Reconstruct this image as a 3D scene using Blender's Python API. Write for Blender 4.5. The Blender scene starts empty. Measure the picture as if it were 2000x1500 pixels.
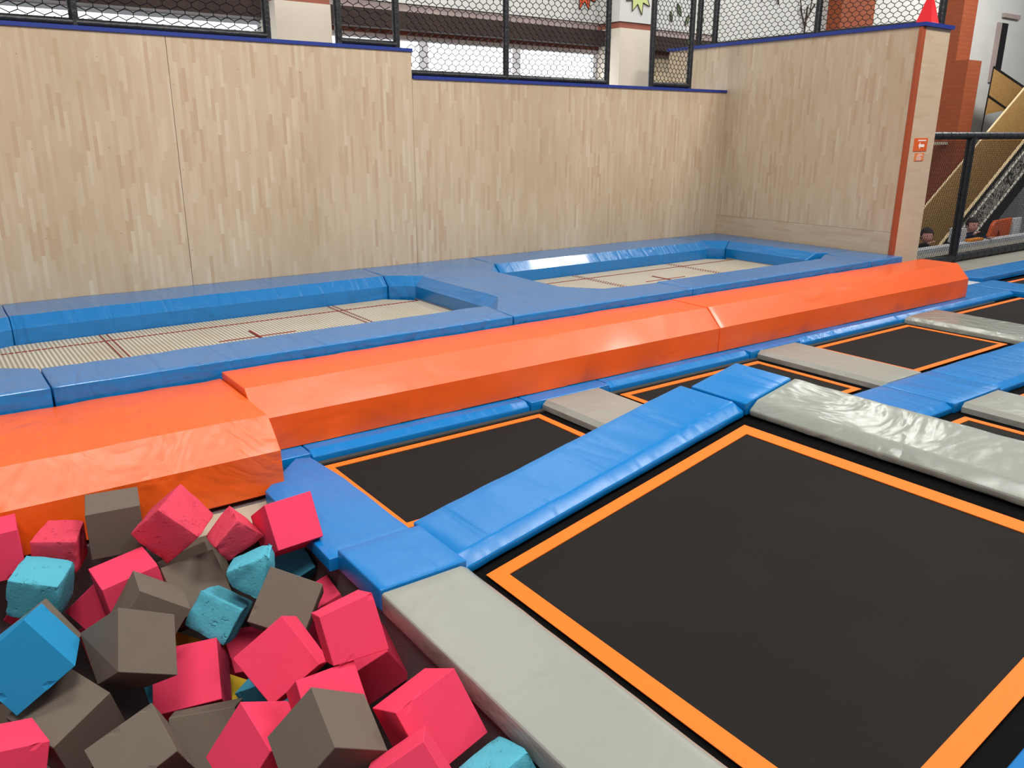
import bpy, bmesh, math, random
from mathutils import Vector, Matrix, noise, Euler

scene = bpy.context.scene
COL = scene.collection

# ------------------------------------------------------------------ camera
cam_d = bpy.data.cameras.new('camera'); cam = bpy.data.objects.new('camera', cam_d); COL.objects.link(cam)
cam_d.sensor_width = 36.0; cam_d.lens = 28.594; cam_d.clip_start = 0.05; cam_d.clip_end = 200
_yaw, _pitch, _roll = 0.627630745, 0.300147955, 0.00301758947
_f = Vector((math.sin(_yaw)*math.cos(_pitch), math.cos(_yaw)*math.cos(_pitch), -math.sin(_pitch)))
_r = Vector((math.cos(_yaw), -math.sin(_yaw), 0)); _u = _r.cross(_f)
_r2 = _r*math.cos(_roll) + _u*math.sin(_roll); _u2 = _u*math.cos(_roll) - _r*math.sin(_roll)
cam.matrix_world = Matrix(((_r2.x, _u2.x, -_f.x, 0), (_r2.y, _u2.y, -_f.y, 0), (_r2.z, _u2.z, -_f.z, 1.6), (0, 0, 0, 1)))
scene.camera = cam

# ------------------------------------------------------------------ view and light
scene.view_settings.view_transform = 'Standard'
scene.view_settings.look = 'None'
scene.view_settings.gamma = 1.0
scene.view_settings.exposure = -0.24
scene.view_settings.use_curve_mapping = False
world = bpy.data.worlds.new('hall_ambient'); scene.world = world; world.use_nodes = True
world.node_tree.nodes['Background'].inputs[0].default_value = (0.93, 0.96, 1.0, 1)
world.node_tree.nodes['Background'].inputs[1].default_value = 0.29

def lamp(loc, aim, sx, sy, power, color=(1.0, 0.97, 0.92)):
    d = bpy.data.lights.new('overhead_area_light', 'AREA'); d.shape = 'RECTANGLE'; d.size = sx; d.size_y = sy
    d.energy = power; d.color = color
    o = bpy.data.objects.new('overhead_area_light', d); COL.objects.link(o)
    o.location = loc; o.rotation_euler = (Vector(aim) - Vector(loc)).to_track_quat('-Z', 'Y').to_euler()
    return o
lamp((-0.8, -0.8, 6.4), (1.5, 3.5, 0.3), 2.2, 1.2, 330)
lamp((4.2, 0.6, 6.4), (4.2, 4.0, 0.3), 2.2, 1.2, 300)
lamp((1.0, 2.6, 6.2), (1.0, 3.2, 0.0), 1.6, 1.2, 170)
lamp((9.0, 1.0, 6.0), (7.0, 4.0, 0.3), 1.6, 0.5, 230)
lamp((9.5, 6.2, 6.0), (9.5, 6.0, 0.0), 1.2, 0.5, 150)
lamp((15.5, 5.0, 5.5), (15.5, 8.0, 0.8), 2.4, 1.0, 330)
lamp((4.5, 7.7, 5.5), (4.5, 8.6, 2.6), 3.0, 0.5, 110)  # added fill light, only there to brighten the window frames and rear wall

# ------------------------------------------------------------------ materials
def srgb(r, g, b):
    def c(v):
        v /= 255.0
        return v/12.92 if v <= 0.04045 else ((v+0.055)/1.055)**2.4
    return (c(r), c(g), c(b), 1.0)

class NT:
    def __init__(s, name):
        s.m = bpy.data.materials.new(name); s.m.use_nodes = True
        s.t = s.m.node_tree; s.b = s.t.nodes['Principled BSDF']
    def n(s, typ, **kw):
        nd = s.t.nodes.new(typ)
        for k, v in kw.items(): setattr(nd, k, v)
        return nd
    def l(s, a, b): s.t.links.new(a, b)
    def math(s, op, a, b=None):
        nd = s.n('ShaderNodeMath', operation=op)
        for i, v in enumerate((a, b)):
            if v is None: continue
            if hasattr(v, 'is_output'): s.l(v, nd.inputs[i])
            else: nd.inputs[i].default_value = v
        return nd.outputs[0]
    def noise(s, vec, scale, detail=2.0, rough=0.5, dist=0.0):
        nd = s.n('ShaderNodeTexNoise'); nd.inputs['Scale'].default_value = scale
        nd.inputs['Detail'].default_value = detail; nd.inputs['Roughness'].default_value = rough
        nd.inputs['Distortion'].default_value = dist
        if vec is not None: s.l(vec, nd.inputs['Vector'])
        return nd.outputs['Fac']
    def mapping(s, vec, scale=(1, 1, 1), rot=(0, 0, 0), loc=(0, 0, 0)):
        nd = s.n('ShaderNodeMapping'); nd.inputs['Scale'].default_value = scale
        nd.inputs['Rotation'].default_value = rot; nd.inputs['Location'].default_value = loc
        s.l(vec, nd.inputs['Vector']); return nd.outputs[0]
    def bump(s, h, dist, strength=1.0, prev=None):
        nd = s.n('ShaderNodeBump'); nd.inputs['Distance'].default_value = dist; nd.inputs['Strength'].default_value = strength
        s.l(h, nd.inputs['Height'])
        if prev is not None: s.l(prev, nd.inputs['Normal'])
        return nd.outputs[0]
    def mix(s, fac, a, b, blend='MIX'):
        nd = s.n('ShaderNodeMix', data_type='RGBA', blend_type=blend)
        for inp, v in ((nd.inputs[0], fac), (nd.inputs[6], a), (nd.inputs[7], b)):
            if hasattr(v, 'is_output'): s.l(v, inp)
            else: inp.default_value = v
        return nd.outputs[2]
    def ramp(s, fac, stops):
        nd = s.n('ShaderNodeValToRGB'); el = nd.color_ramp.elements
        el[0].position, el[0].color = stops[0]; el[1].position, el[1].color = stops[-1]
        for p, c in stops[1:-1]:
            e = el.new(p); e.color = c
        s.l(fac, nd.inputs[0]); return nd.outputs[0]
    def pos(s): return s.n('ShaderNodeNewGeometry').outputs['Position']
    def obj(s): return s.n('ShaderNodeTexCoord').outputs['Object']

def plain(name, col, rough=0.5, spec=0.5, metal=0.0, vary=0.06, bump=0.0, bscale=40):
    t = NT(name); t.b.inputs['Roughness'].default_value = rough; t.b.inputs['Metallic'].default_value = metal
    t.b.inputs['Specular IOR Level'].default_value = spec
    p = t.pos(); nz = t.noise(p, 3.0, 3)
    dark = tuple(c*(1-vary*2) for c in col[:3]) + (1,)
    t.l(t.mix(nz, dark, tuple(min(1, c*(1+vary)) for c in col[:3]) + (1,)), t.b.inputs['Base Color'])
    if bump: t.l(t.bump(t.noise(p, bscale, 3), bump), t.b.inputs['Normal'])
    return t.m

def vinyl(name, col, rough=0.32, wr=0.006, wscale=3.0, fine=0.0006, spec=0.5, crinkle=0.0, coat=0.0, folds=0):
    t = NT(name); t.b.inputs['Specular IOR Level'].default_value = spec
    p = t.pos()
    t.b.inputs['Coat Weight'].default_value = coat; t.b.inputs['Coat Roughness'].default_value = 0.12
    w = t.noise(t.mapping(p, (1, 1.0, 1.6)), wscale, 2, 0.4, 1.2)
    nrm = t.bump(w, wr*4, 0.8)
    if folds:
        fz = t.noise(t.mapping(p, (3.4, 1.5, 3.2) if folds >= 2 else (7.0, 1.3, 2.0), (0, 0.5 if folds >= 2 else 0, 0.3 if folds >= 2 else 0.15)), 1.0, 2, 0.45, 1.6 if folds >= 2 else 0.5)
        nrm = t.bump(t.math('ABSOLUTE', t.math('SUBTRACT', fz, 0.5)) if folds >= 1 else fz, 0.05*(0.55 if folds >= 2 else folds), 0.8, nrm)
    if crinkle:
        v = t.noise(t.mapping(p, (1.0, 1.0, 1.0), (0, 0, 0.6)), 2.3, 3, 0.5, 1.6)
        rd = t.math('ABSOLUTE', t.math('SUBTRACT', v, 0.5))
        nrm = t.bump(rd, crinkle, 0.9, nrm)
    nrm = t.bump(t.noise(p, 450, 2), fine, 0.6, nrm)
    t.l(nrm, t.b.inputs['Normal'])
    g = t.noise(p, 9.0, 5, 0.6)
    t.l(t.math('ADD', t.math('MULTIPLY', g, 0.06), rough - 0.03), t.b.inputs['Roughness'])
    t.l(t.mix(t.noise(p, 1.7, 4), tuple(c*0.90 for c in col[:3]) + (1,), col), t.b.inputs['Base Color'])
    return t.m

M = {}
M['blue'] = vinyl('blue_vinyl', srgb(0, 119, 192), 0.28, 0.0025, 2.0, folds=0.35)
M['blue_back'] = vinyl('blue_vinyl_worn', srgb(14, 116, 184), 0.33, 0.004, 4.0, folds=1, coat=0.5)
M['orange'] = vinyl('orange_vinyl', srgb(245, 96, 28), 0.38, 0.003, 2.6, coat=0.12)
M['orange_folded'] = vinyl('orange_vinyl_folded', srgb(240, 98, 28), 0.32, 0.003, 2.6, coat=0.15, folds=2)
M['grey'] = vinyl('grey_vinyl', srgb(148, 150, 142), 0.32, 0.004, 3.5)
M['grey_shiny'] = vinyl('grey_vinyl_crinkled', srgb(146, 151, 142), 0.17, 0.0035, 3.0, crinkle=0.03)
M['black_bed'] = plain('black_trampoline_fabric', srgb(30, 28, 26), 0.8, 0.16, vary=0.12, bump=0.0008, bscale=300)
M['black_net'] = plain('black_spring_cover', srgb(15, 14, 14), 0.9, 0.08, vary=0.2, bump=0.003, bscale=60)
M['tape'] = plain('orange_webbing', srgb(250, 118, 26), 0.55, 0.3, vary=0.03, bump=0.0008, bscale=400)
M['black_foam'] = plain('black_padded_pipe', srgb(26, 27, 31), 0.38, 0.5, vary=0.15, bump=0.004, bscale=30)
M['net'] = plain('black_net_cord', srgb(22, 22, 26), 0.6, 0.3)
M['blue_cap'] = plain('navy_edge_trim', srgb(30, 52, 135), 0.5, 0.4)
M['orange_edge'] = plain('orange_corner_trim', srgb(164, 74, 38), 0.5, 0.5)
M['cream'] = plain('cream_plaster', srgb(214, 205, 190), 0.8, 0.2, vary=0.04)
M['white_wall'] = plain('white_plaster', srgb(205, 206, 203), 0.8, 0.2, vary=0.06)
M['beige_wall'] = plain('beige_plaster', srgb(190, 175, 148), 0.8, 0.2)
M['band'] = plain('grey_pink_band', srgb(168, 152, 148), 0.8, 0.2, vary=0.12)
M['dark_wood'] = plain('dark_beam_wood', srgb(56, 42, 36), 0.7, 0.3, vary=0.25, bump=0.004, bscale=25)
M['terracotta'] = plain('terracotta_strip', srgb(150, 92, 76), 0.8, 0.2, vary=0.15)
M['frame_white'] = plain('white_window_frame', srgb(240, 242, 250), 0.5, 0.4)
M['red'] = plain('red_plastic', srgb(235, 22, 34), 0.35, 0.5, vary=0.03)
M['sign_orange'] = plain('sign_orange', srgb(224, 94, 32), 0.4, 0.4, vary=0.02)
M['sign_light'] = plain('sign_light_orange', srgb(226, 124, 66), 0.4, 0.4, vary=0.02)
M['sign_white'] = plain('sign_white', srgb(245, 240, 232), 0.4, 0.4, vary=0.01)
M['ledge'] = plain('beige_board', srgb(176, 164, 146), 0.6, 0.3)
M['floor_grey'] = plain('grey_floor_covering', srgb(150, 148, 138), 0.7, 0.3)
M['floor_dark'] = plain('dark_floor', srgb(70, 66, 62), 0.8, 0.2)
M['steel'] = plain('galvanised_steel', srgb(150, 145, 138), 0.4, 0.5, metal=0.7)
M['padwhite'] = plain('white_vinyl_wall', srgb(212, 216, 222), 0.35, 0.5, vary=0.05, bump=0.004, bscale=12)
M['red_line'] = plain('red_stitching', srgb(138, 44, 42), 0.7, 0.2)
M['pale_plate'] = plain('pale_grey_vinyl', srgb(196, 200, 206), 0.4, 0.5)
M['black'] = plain('black_paint', srgb(18, 17, 18), 0.6, 0.3)
M['cable_white'] = plain('white_rope', srgb(205, 200, 190), 0.7, 0.2)
M['skin'] = plain('skin', srgb(232, 170, 158), 0.55, 0.4, vary=0.03)
M['hair'] = plain('dark_brown_hair', srgb(48, 36, 32), 0.7, 0.3, vary=0.2, bump=0.006, bscale=60)
M['cloth_black'] = plain('black_cloth', srgb(22, 20, 24), 0.85, 0.2)
M['cloth_navy'] = plain('navy_cloth', srgb(24, 32, 66), 0.85, 0.2)
M['eye'] = plain('dark_eye', srgb(30, 22, 20), 0.3, 0.5)
M['lips'] = plain('lips', srgb(186, 96, 92), 0.5, 0.4)
M['amber'] = plain('amber_vinyl', srgb(255, 150, 30), 0.4, 0.5)
M['leaf_orange'] = plain('orange_leaf_paint', srgb(222, 92, 52), 0.7, 0.2, vary=0.1)
M['leaf_green'] = plain('green_leaf_paint', srgb(196, 208, 138), 0.7, 0.2, vary=0.08)
M['leaf_dark'] = plain('dark_green_leaf_paint', srgb(96, 116, 84), 0.7, 0.2, vary=0.2)
M['outline'] = plain('dark_outline_paint', srgb(66, 52, 44), 0.7, 0.2)

def foam(name, col, rough_surf=False):
    t = NT(name); t.b.inputs['Roughness'].default_value = 0.92; t.b.inputs['Specular IOR Level'].default_value = 0.12
    p = t.pos()
    t.l(t.mix(t.noise(p, 14, 4), tuple(c*0.94 for c in col[:3]) + (1,), col), t.b.inputs['Base Color'])
    nrm = t.bump(t.noise(p, 500, 2), 0.0008, 0.6)
    if rough_surf:
        pit = t.ramp(t.noise(p, 34, 3, 0.6), [(0.30, (0, 0, 0, 1)), (0.38, (1, 1, 1, 1))])
        nrm = t.bump(pit, 0.006, 0.7, nrm); nrm = t.bump(t.noise(p, 90, 4, 0.65), 0.004, 0.6, nrm)
    t.l(nrm, t.b.inputs['Normal']); return t.m
FC = dict(pink=srgb(232, 66, 98), grey=srgb(108, 98, 88), cyan=srgb(70, 160, 190), cyanb=srgb(40, 140, 190), yellow=srgb(214, 180, 52))
FM = {k: foam(k + '_foam', v) for k, v in FC.items()}
FM['pinkr'] = foam('worn_pink_foam', srgb(214, 70, 92), True); FM['cyanr'] = foam('worn_cyan_foam', srgb(86, 172, 192), True)

def wood(name, axis_long, axis_row, tone=1.0, contrast=1.0, seam=None):
    t = NT(name); t.b.inputs['Roughness'].default_value = 0.42; t.b.inputs['Specular IOR Level'].default_value = 0.4
    p = t.pos(); sp = t.n('ShaderNodeSeparateXYZ'); t.l(p, sp.inputs[0])
    L = sp.outputs[axis_long]; Rr = sp.outputs[axis_row]
    row = t.math('FLOOR', t.math('DIVIDE', Rr, 0.028))
    wn = t.n('ShaderNodeTexWhiteNoise', noise_dimensions='1D'); t.l(row, wn.inputs['W'])
    u = t.math('ADD', L, t.math('MULTIPLY', wn.outputs['Value'], 3.0))
    cell = t.math('FLOOR', t.math('DIVIDE', u, 0.24))
    cb = t.n('ShaderNodeCombineXYZ'); t.l(row, cb.inputs[0]); t.l(cell, cb.inputs[1])
    w2 = t.n('ShaderNodeTexWhiteNoise', noise_dimensions='2D'); t.l(cb.outputs[0], w2.inputs['Vector'])
    k = contrast*0.75
    def c(r, g, b):
        m = (208, 182, 150)
        return srgb(*[tone*(m[i] + ((r, g, b)[i] - m[i])*k) for i in range(3)])
    col = t.ramp(w2.outputs['Value'], [(0.0, c(194, 160, 128)), (0.14, c(204, 176, 144)), (0.6, c(210, 186, 154)), (0.88, c(214, 192, 161)), (1.0, c(222, 203, 174))])
    cc = t.n('ShaderNodeCombineXYZ'); t.l(t.math('MULTIPLY', L, 2.2), cc.inputs[0]); t.l(t.math('MULTIPLY', Rr, 60.0), cc.inputs[1]); t.l(cell, cc.inputs[2])
    grain = t.noise(cc.outputs[0], 1.0, 4, 0.6)
    col = t.mix(t.math('MULTIPLY', grain, 0.30), col, srgb(*[v*tone for v in (180, 150, 118)]))
    smudge = t.ramp(t.noise(t.mapping(p, (1, 1, 0.45)), 0.8, 4, 0.6), [(0.5, (0, 0, 0, 1)), (0.72, (1, 1, 1, 1))])
    col = t.mix(t.math('MULTIPLY', smudge, 0.45), col, srgb(*[v*tone for v in (176, 150, 112)]))
    # joint lines between staves
    fr = t.math('FRACT', t.math('DIVIDE', Rr, 0.028)); e1 = t.math('LESS_THAN', fr, 0.05)
    fu = t.math('FRACT', t.math('DIVIDE', u, 0.24)); e2 = t.math('LESS_THAN', fu, 0.006)
    col = t.mix(t.math('MULTIPLY', t.math('MAXIMUM', e1, e2), 0.07), col, srgb(140, 112, 82))
    # screw heads on a half metre grid
    d = []
    for o, st in ((t.math('ADD', L, t.math('MULTIPLY', wn.outputs['Value'], 0.25)), 0.62), (Rr, 0.50)):
        d.append(t.math('ABSOLUTE', t.math('MULTIPLY', t.math('SUBTRACT', t.math('FRACT', t.math('DIVIDE', o, st)), 0.5), st)))
    rr = t.math('ADD', t.math('POWER', d[0], 2.0), t.math('POWER', d[1], 2.0))
    col = t.mix(t.math('MULTIPLY', t.math('LESS_THAN', rr, 0.0038**2), 0.6), col, srgb(92, 76, 58))
    col = t.mix(1.0, col, (0.91, 0.945, 1.0, 1), 'MULTIPLY')
    t.l(col, t.b.inputs['Base Color']); return t.m
M['wood_back'] = wood('maple_staves_back', 2, 0)
M['wood_right'] = wood('maple_staves_side', 2, 1, 0.97)
M['wood_right_low'] = wood('maple_staves_side_level', 1, 2, 0.97, 0.6)
M['wood_end'] = wood('maple_staves_end', 0, 2, 1.03, 0.5)

def brick(name):
    t = NT(name); t.b.inputs['Roughness'].default_value = 0.75
    p = t.pos(); b = t.n('ShaderNodeTexBrick'); b.inputs['Scale'].default_value = 1.0
    b.inputs['Color1'].default_value = srgb(146, 70, 34); b.inputs['Color2'].default_value = srgb(140, 66, 32)
    b.inputs['Mortar'].default_value = srgb(139, 66, 32); b.inputs['Brick Width'].default_value = 0.25
    b.inputs['Row Height'].default_value = 0.075; b.inputs['Mortar Size'].default_value = 0.006
    sp = t.n('ShaderNodeSeparateXYZ'); t.l(p, sp.inputs[0]); cb = t.n('ShaderNodeCombineXYZ')
    t.l(t.math('ADD', sp.outputs[0], sp.outputs[1]), cb.inputs[0]); t.l(sp.outputs[2], cb.inputs[1])
    t.l(cb.outputs[0], b.inputs['Vector']); t.l(b.outputs['Color'], t.b.inputs['Base Color'])
    t.l(t.bump(b.outputs['Fac'], -0.003), t.b.inputs['Normal']); return t.m
M['brick'] = brick('orange_painted_brick')

def osb(name, c1=(146, 110, 60), c2=(164, 128, 74)):
    t = NT(name); t.b.inputs['Roughness'].default_value = 0.7
    p = t.pos(); v = t.n('ShaderNodeTexVoronoi'); v.inputs['Scale'].default_value = 34
    t.l(t.mapping(p, (1, 1, 1.8), (0, 0.6, 0)), v.inputs['Vector'])
    sp = t.n('ShaderNodeSeparateColor'); t.l(v.outputs['Color'], sp.inputs[0])
    t.l(t.mix(sp.outputs[0], srgb(*c1), srgb(*c2)), t.b.inputs['Base Color']); return t.m
M['osb'] = osb('chipboard'); M['osb_edge'] = plain('pale_board_edge', srgb(222, 200, 158), 0.6, 0.3)

def carpet():
    t = NT('dark_grey_carpet'); t.b.inputs['Roughness'].default_value = 0.95; t.b.inputs['Specular IOR Level'].default_value = 0.1
    p = t.pos(); n = t.noise(p, 160, 3, 0.7)
    t.l(t.mix(n, srgb(84, 74, 76), srgb(136, 122, 122)), t.b.inputs['Base Color']); t.l(t.bump(n, 0.004), t.b.inputs['Normal']); return t.m
M['carpet'] = carpet()

def webmat():
    t = NT('woven_string_bed'); t.b.inputs['Roughness'].default_value = 0.6
    p = t.pos(); sp = t.n('ShaderNodeSeparateXYZ'); t.l(p, sp.inputs[0])
    sx = t.math('SINE', t.math('MULTIPLY', sp.outputs[0], 2*math.pi/0.026))
    sy = t.math('SINE', t.math('MULTIPLY', sp.outputs[1], 2*math.pi/0.020))
    h = t.math('ADD', t.math('MULTIPLY', sx, 0.36), t.math('ADD', t.math('MULTIPLY', t.math('MULTIPLY', sy, sx), 0.10), 0.5))
    col = t.ramp(h, [(0.12, srgb(138, 128, 110)), (0.45, srgb(176, 167, 150)), (0.8, srgb(206, 200, 186))])
    col = t.mix(t.math('MULTIPLY', t.ramp(t.noise(p, 2.2, 3), [(0.4, (0, 0, 0, 1)), (0.7, (1, 1, 1, 1))]), 0.3), col, srgb(150, 132, 98))
    t.l(col, t.b.inputs['Base Color']); t.l(t.bump(h, 0.003), t.b.inputs['Normal']); return t.m
M['web'] = webmat()

def glow(name, col, s):
    t = NT(name); t.b.inputs['Base Color'].default_value = col; t.b.inputs['Emission Color'].default_value = col
    t.b.inputs['Emission Strength'].default_value = s; return t.m
M['daylight'] = glow('overcast_daylight', (0.93, 0.96, 1.0, 1), 2.6)

def graffiti():
    t = NT('black_and_white_mural'); t.b.inputs['Roughness'].default_value = 0.6
    p = t.pos(); n = t.noise(p, 5.5, 4, 0.5, 2.2)
    t.l(t.ramp(n, [(0.40, srgb(26, 24, 24)), (0.46, srgb(120, 116, 108)), (0.52, srgb(190, 186, 174)), (0.60, srgb(40, 38, 38))]), t.b.inputs['Base Color']); return t.m
M['mural'] = graffiti()

# ------------------------------------------------------------------ helpers
def tag(o, label=None, cat=None, group=None, kind=None):
    if label: o['label'] = label
    if cat: o['category'] = cat
    if group: o['group'] = group
    if kind: o['kind'] = kind
    return o

def empty(name, loc, rot=(0, 0, 0)):
    o = bpy.data.objects.new(name, None); COL.objects.link(o); o.location = loc; o.rotation_euler = rot
    o.empty_display_size = 0.1
    return o

def finish(name, bm, mat, parent=None, loc=(0, 0, 0), rot=(0, 0, 0), smooth=None):
    bmesh.ops.recalc_face_normals(bm, faces=bm.faces)
    me = bpy.data.meshes.new(name); bm.to_mesh(me); bm.free()
    me.materials.append(mat)
    if smooth is not None:
        for p in me.polygons: p.use_smooth = True
        me.set_sharp_from_angle(angle=math.radians(smooth))
    o = bpy.data.objects.new(name, me); COL.objects.link(o)
    if parent: o.parent = parent
    o.location = loc; o.rotation_euler = rot
    return o

def bx(bm, x0, x1, y0, y1, z0, z1):
    v = [bm.verts.new(p) for p in ((x0, y0, z0), (x1, y0, z0), (x1, y1, z0), (x0, y1, z0), (x0, y0, z1), (x1, y0, z1), (x1, y1, z1), (x0, y1, z1))]
    for f in ((0, 3, 2, 1), (4, 5, 6, 7), (0, 1, 5, 4), (1, 2, 6, 5), (2, 3, 7, 6), (3, 0, 4, 7)):
        bm.faces.new([v[i] for i in f])

def box(name, mat, b, parent=None, bevel=0.0, origin=None):
    x0, x1, y0, y1, z0, z1 = b
    o = origin or ((x0+x1)/2, (y0+y1)/2, z0)
    bm = bmesh.new(); bx(bm, x0-o[0], x1-o[0], y0-o[1], y1-o[1], z0-o[2], z1-o[2])
    if bevel: bmesh.ops.bevel(bm, geom=list(bm.edges), offset=bevel, segments=2, profile=0.5, affect='EDGES')
    return finish(name, bm, mat, parent, o)

def prism(name, mat, pts, axis, a0, a1, parent=None, bevel=0.0, loc=None):
    """polygon pts in the plane across `axis`, pushed from a0 to a1 along it"""
    bm = bmesh.new()
    def mk(p, a):
        if axis == 'y': return (p[0], a, p[1])
        if axis == 'x': return (a, p[0], p[1])
        return (p[0], p[1], a)
    lo = loc or mk((sum(p[0] for p in pts)/len(pts), min(p[1] for p in pts)), (a0+a1)/2) if axis != 'z' else (loc or (sum(p[0] for p in pts)/len(pts), sum(p[1] for p in pts)/len(pts), a0))
    A = [bm.verts.new(Vector(mk(p, a0)) - Vector(lo)) for p in pts]; B = [bm.verts.new(Vector(mk(p, a1)) - Vector(lo)) for p in pts]
    bm.faces.new(A); bm.faces.new(B[::-1])
    n = len(pts)
    for i in range(n): bm.faces.new([A[i], A[(i+1) % n], B[(i+1) % n], B[i]])
    if bevel: bmesh.ops.bevel(bm, geom=list(bm.edges), offset=bevel, segments=2, profile=0.5, affect='EDGES')
    return finish(name, bm, mat, parent, lo)

def tube(bm, p0, p1, r, n=8, r1=None):
    p0 = Vector(p0); p1 = Vector(p1); d = (p1-p0)
    if d.length < 1e-6: return
    d.normalize(); a = d.orthogonal().normalized(); b = d.cross(a); r1 = r if r1 is None else r1
    A = []; B = []
    for i in range(n):
        t = 2*math.pi*i/n; v = a*math.cos(t) + b*math.sin(t)
        A.append(bm.verts.new(p0 + v*r)); B.append(bm.verts.new(p1 + v*r1))
    for i in range(n): bm.faces.new([A[i], A[(i+1) % n], B[(i+1) % n], B[i]])
    if n > 3: bm.faces.new(A[::-1]); bm.faces.new(B)

def offset_poly(pts, ins):
    n = len(pts); out = []
    for i in range(n):
        p = Vector(pts[i]).to_2d(); a = Vector(pts[i-1]).to_2d(); b = Vector(pts[(i+1) % n]).to_2d()
        d0 = (p-a).normalized(); d1 = (b-p).normalized()
        n0 = Vector((-d0.y, d0.x)); n1 = Vector((-d1.y, d1.x)); i0 = ins[i-1]; i1 = ins[i]
        # lines: a + n0*i0 + s d0 ; p + n1*i1 + t d1
        P0 = p + n0*i0; P1 = p + n1*i1; den = d0.x*d1.y - d0.y*d1.x
        if abs(den) < 1e-5: out.append(P0)
        else:
            w = P1-P0; s = (w.x*d1.y - w.y*d1.x)/den; out.append(P0 + d0*s)
    return out

def pad(name, mat, pts, z0, z1, label=None, cat='pad', group=None, ch=None, zc=None, amp=0.004, step=0.09, frame=None, bev=0.008, seed=0.0, parent=None, wr=1.0):
    """a vinyl covered foam pad: outline pts (counter clockwise), ch = bevel width on each edge, zc = crease height"""
    n = len(pts); ch = list(ch or [0.0]*n); ch += [0.0]*(n-len(ch))
    cx = sum(p[0] for p in pts)/n; cy = sum(p[1] for p in pts)/n
    P = [(p[0]-cx, p[1]-cy) for p in pts]
    bm = bmesh.new(); H = z1-z0
    rings = [[bm.verts.new((p[0], p[1], 0)) for p in P]]
    if any(c > 0 for c in ch):
        zc = (zc if zc is not None else z0 + H*0.55) - z0
        rings.append([bm.verts.new((p[0], p[1], zc)) for p in P])
    rings.append([bm.verts.new((q[0], q[1], H)) for q in offset_poly(P, ch)])
    for a, b in zip(rings[:-1], rings[1:]):
        for i in range(n): bm.faces.new([a[i], a[(i+1) % n], b[(i+1) % n], b[i]])
    bm.faces.new(rings[0][::-1]); bm.faces.new(rings[-1])
    bmesh.ops.recalc_face_normals(bm, faces=bm.faces)
    bmesh.ops.bevel(bm, geom=[e for e in bm.edges if e.calc_face_angle(0) > 0.95 or (bev > .0095 and e.calc_face_angle(0) > .4)], offset=bev, segments=3, profile=0.5, affect='EDGES', clamp_overlap=True)
    if step:
        xs = [v.co.x for v in bm.verts]; ys = [v.co.y for v in bm.verts]
        for ax, lo, hi in ((0, min(xs), max(xs)), (1, min(ys), max(ys))):
            k = int((hi-lo)/step)
            for i in range(1, k+1):
                c = lo + (hi-lo)*i/(k+1); co = [0, 0, 0]; co[ax] = c; no = [0, 0, 0]; no[ax] = 1
                bmesh.ops.bisect_plane(bm, geom=list(bm.verts)+list(bm.edges)+list(bm.faces), plane_co=co, plane_no=no)
        bmesh.ops.triangulate(bm, faces=[f for f in bm.faces if len(f.verts) > 4])
    bm.normal_update()
    if amp:
        long_x = (max(v.co.x for v in bm.verts)-min(v.co.x for v in bm.verts)) > (max(v.co.y for v in bm.verts)-min(v.co.y for v in bm.verts))
        mv = []
        for v in bm.verts:
            if v.co.z < 0.004: continue
            w = Vector((v.co.x + cx + seed, v.co.y + cy, v.co.z + seed))
            s = Vector((w.x*(9 if long_x else 2.2), w.y*(2.2 if long_x else 9), w.z*6))
            d = noise.noise(s)*amp*wr*.55 + noise.noise(w*2.3)*amp*.5
            mv.append((v, v.normal*d))
        for v, d in mv: v.co += d
    o = finish(name, bm, mat, parent, (cx, cy, z0), smooth=17)
    if frame:
        T, rot = frame
        o.location = T @ Vector((cx, cy, z0)); o.rotation_euler = rot
    if label: tag(o, label, cat, group)
    return o

def rect(x0, x1, y0, y1): return [(x0, y0), (x1, y0), (x1, y1), (x0, y1)]

# ------------------------------------------------------------------ the hall's shell
def S(o): return tag(o, kind='structure')
S(box('floor', M['floor_dark'], (-4, 26, -3, 12, -1.3, -1.2)))
S(box('floor', M['black_net'], (1.17, 9.40, -1.5, 3.62, -0.2, -0.10)))
S(box('floor', M['black_net'], (8.62, 9.405, 3.64, 4.60, -0.2, -0.012)))
S(box('floor', M['black_net'], (9.41, 13.0, -1.5, 4.60, -0.2, -0.10)))
S(box('floor', M['floor_dark'], (-3.0, 8.6, 3.64, 6.9, -0.2, 0.0)))
S(box('floor', M['floor_grey'], (8.62, 16.0, 4.62, 5.70, -0.2, 0.03)))
S(box('wall_pit_side', M['carpet'], (1.105, 1.165, -1.5, 3.42, -1.2, -0.004)))
S(box('wall_pit_back', M['carpet'], (-3.0, 1.165, 3.425, 3.60, -1.2, -0.02)))
S(box('trim_1', M['ledge'], (0.62, 1.10, 3.24, 3.42, -0.06, -0.02)))
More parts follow.
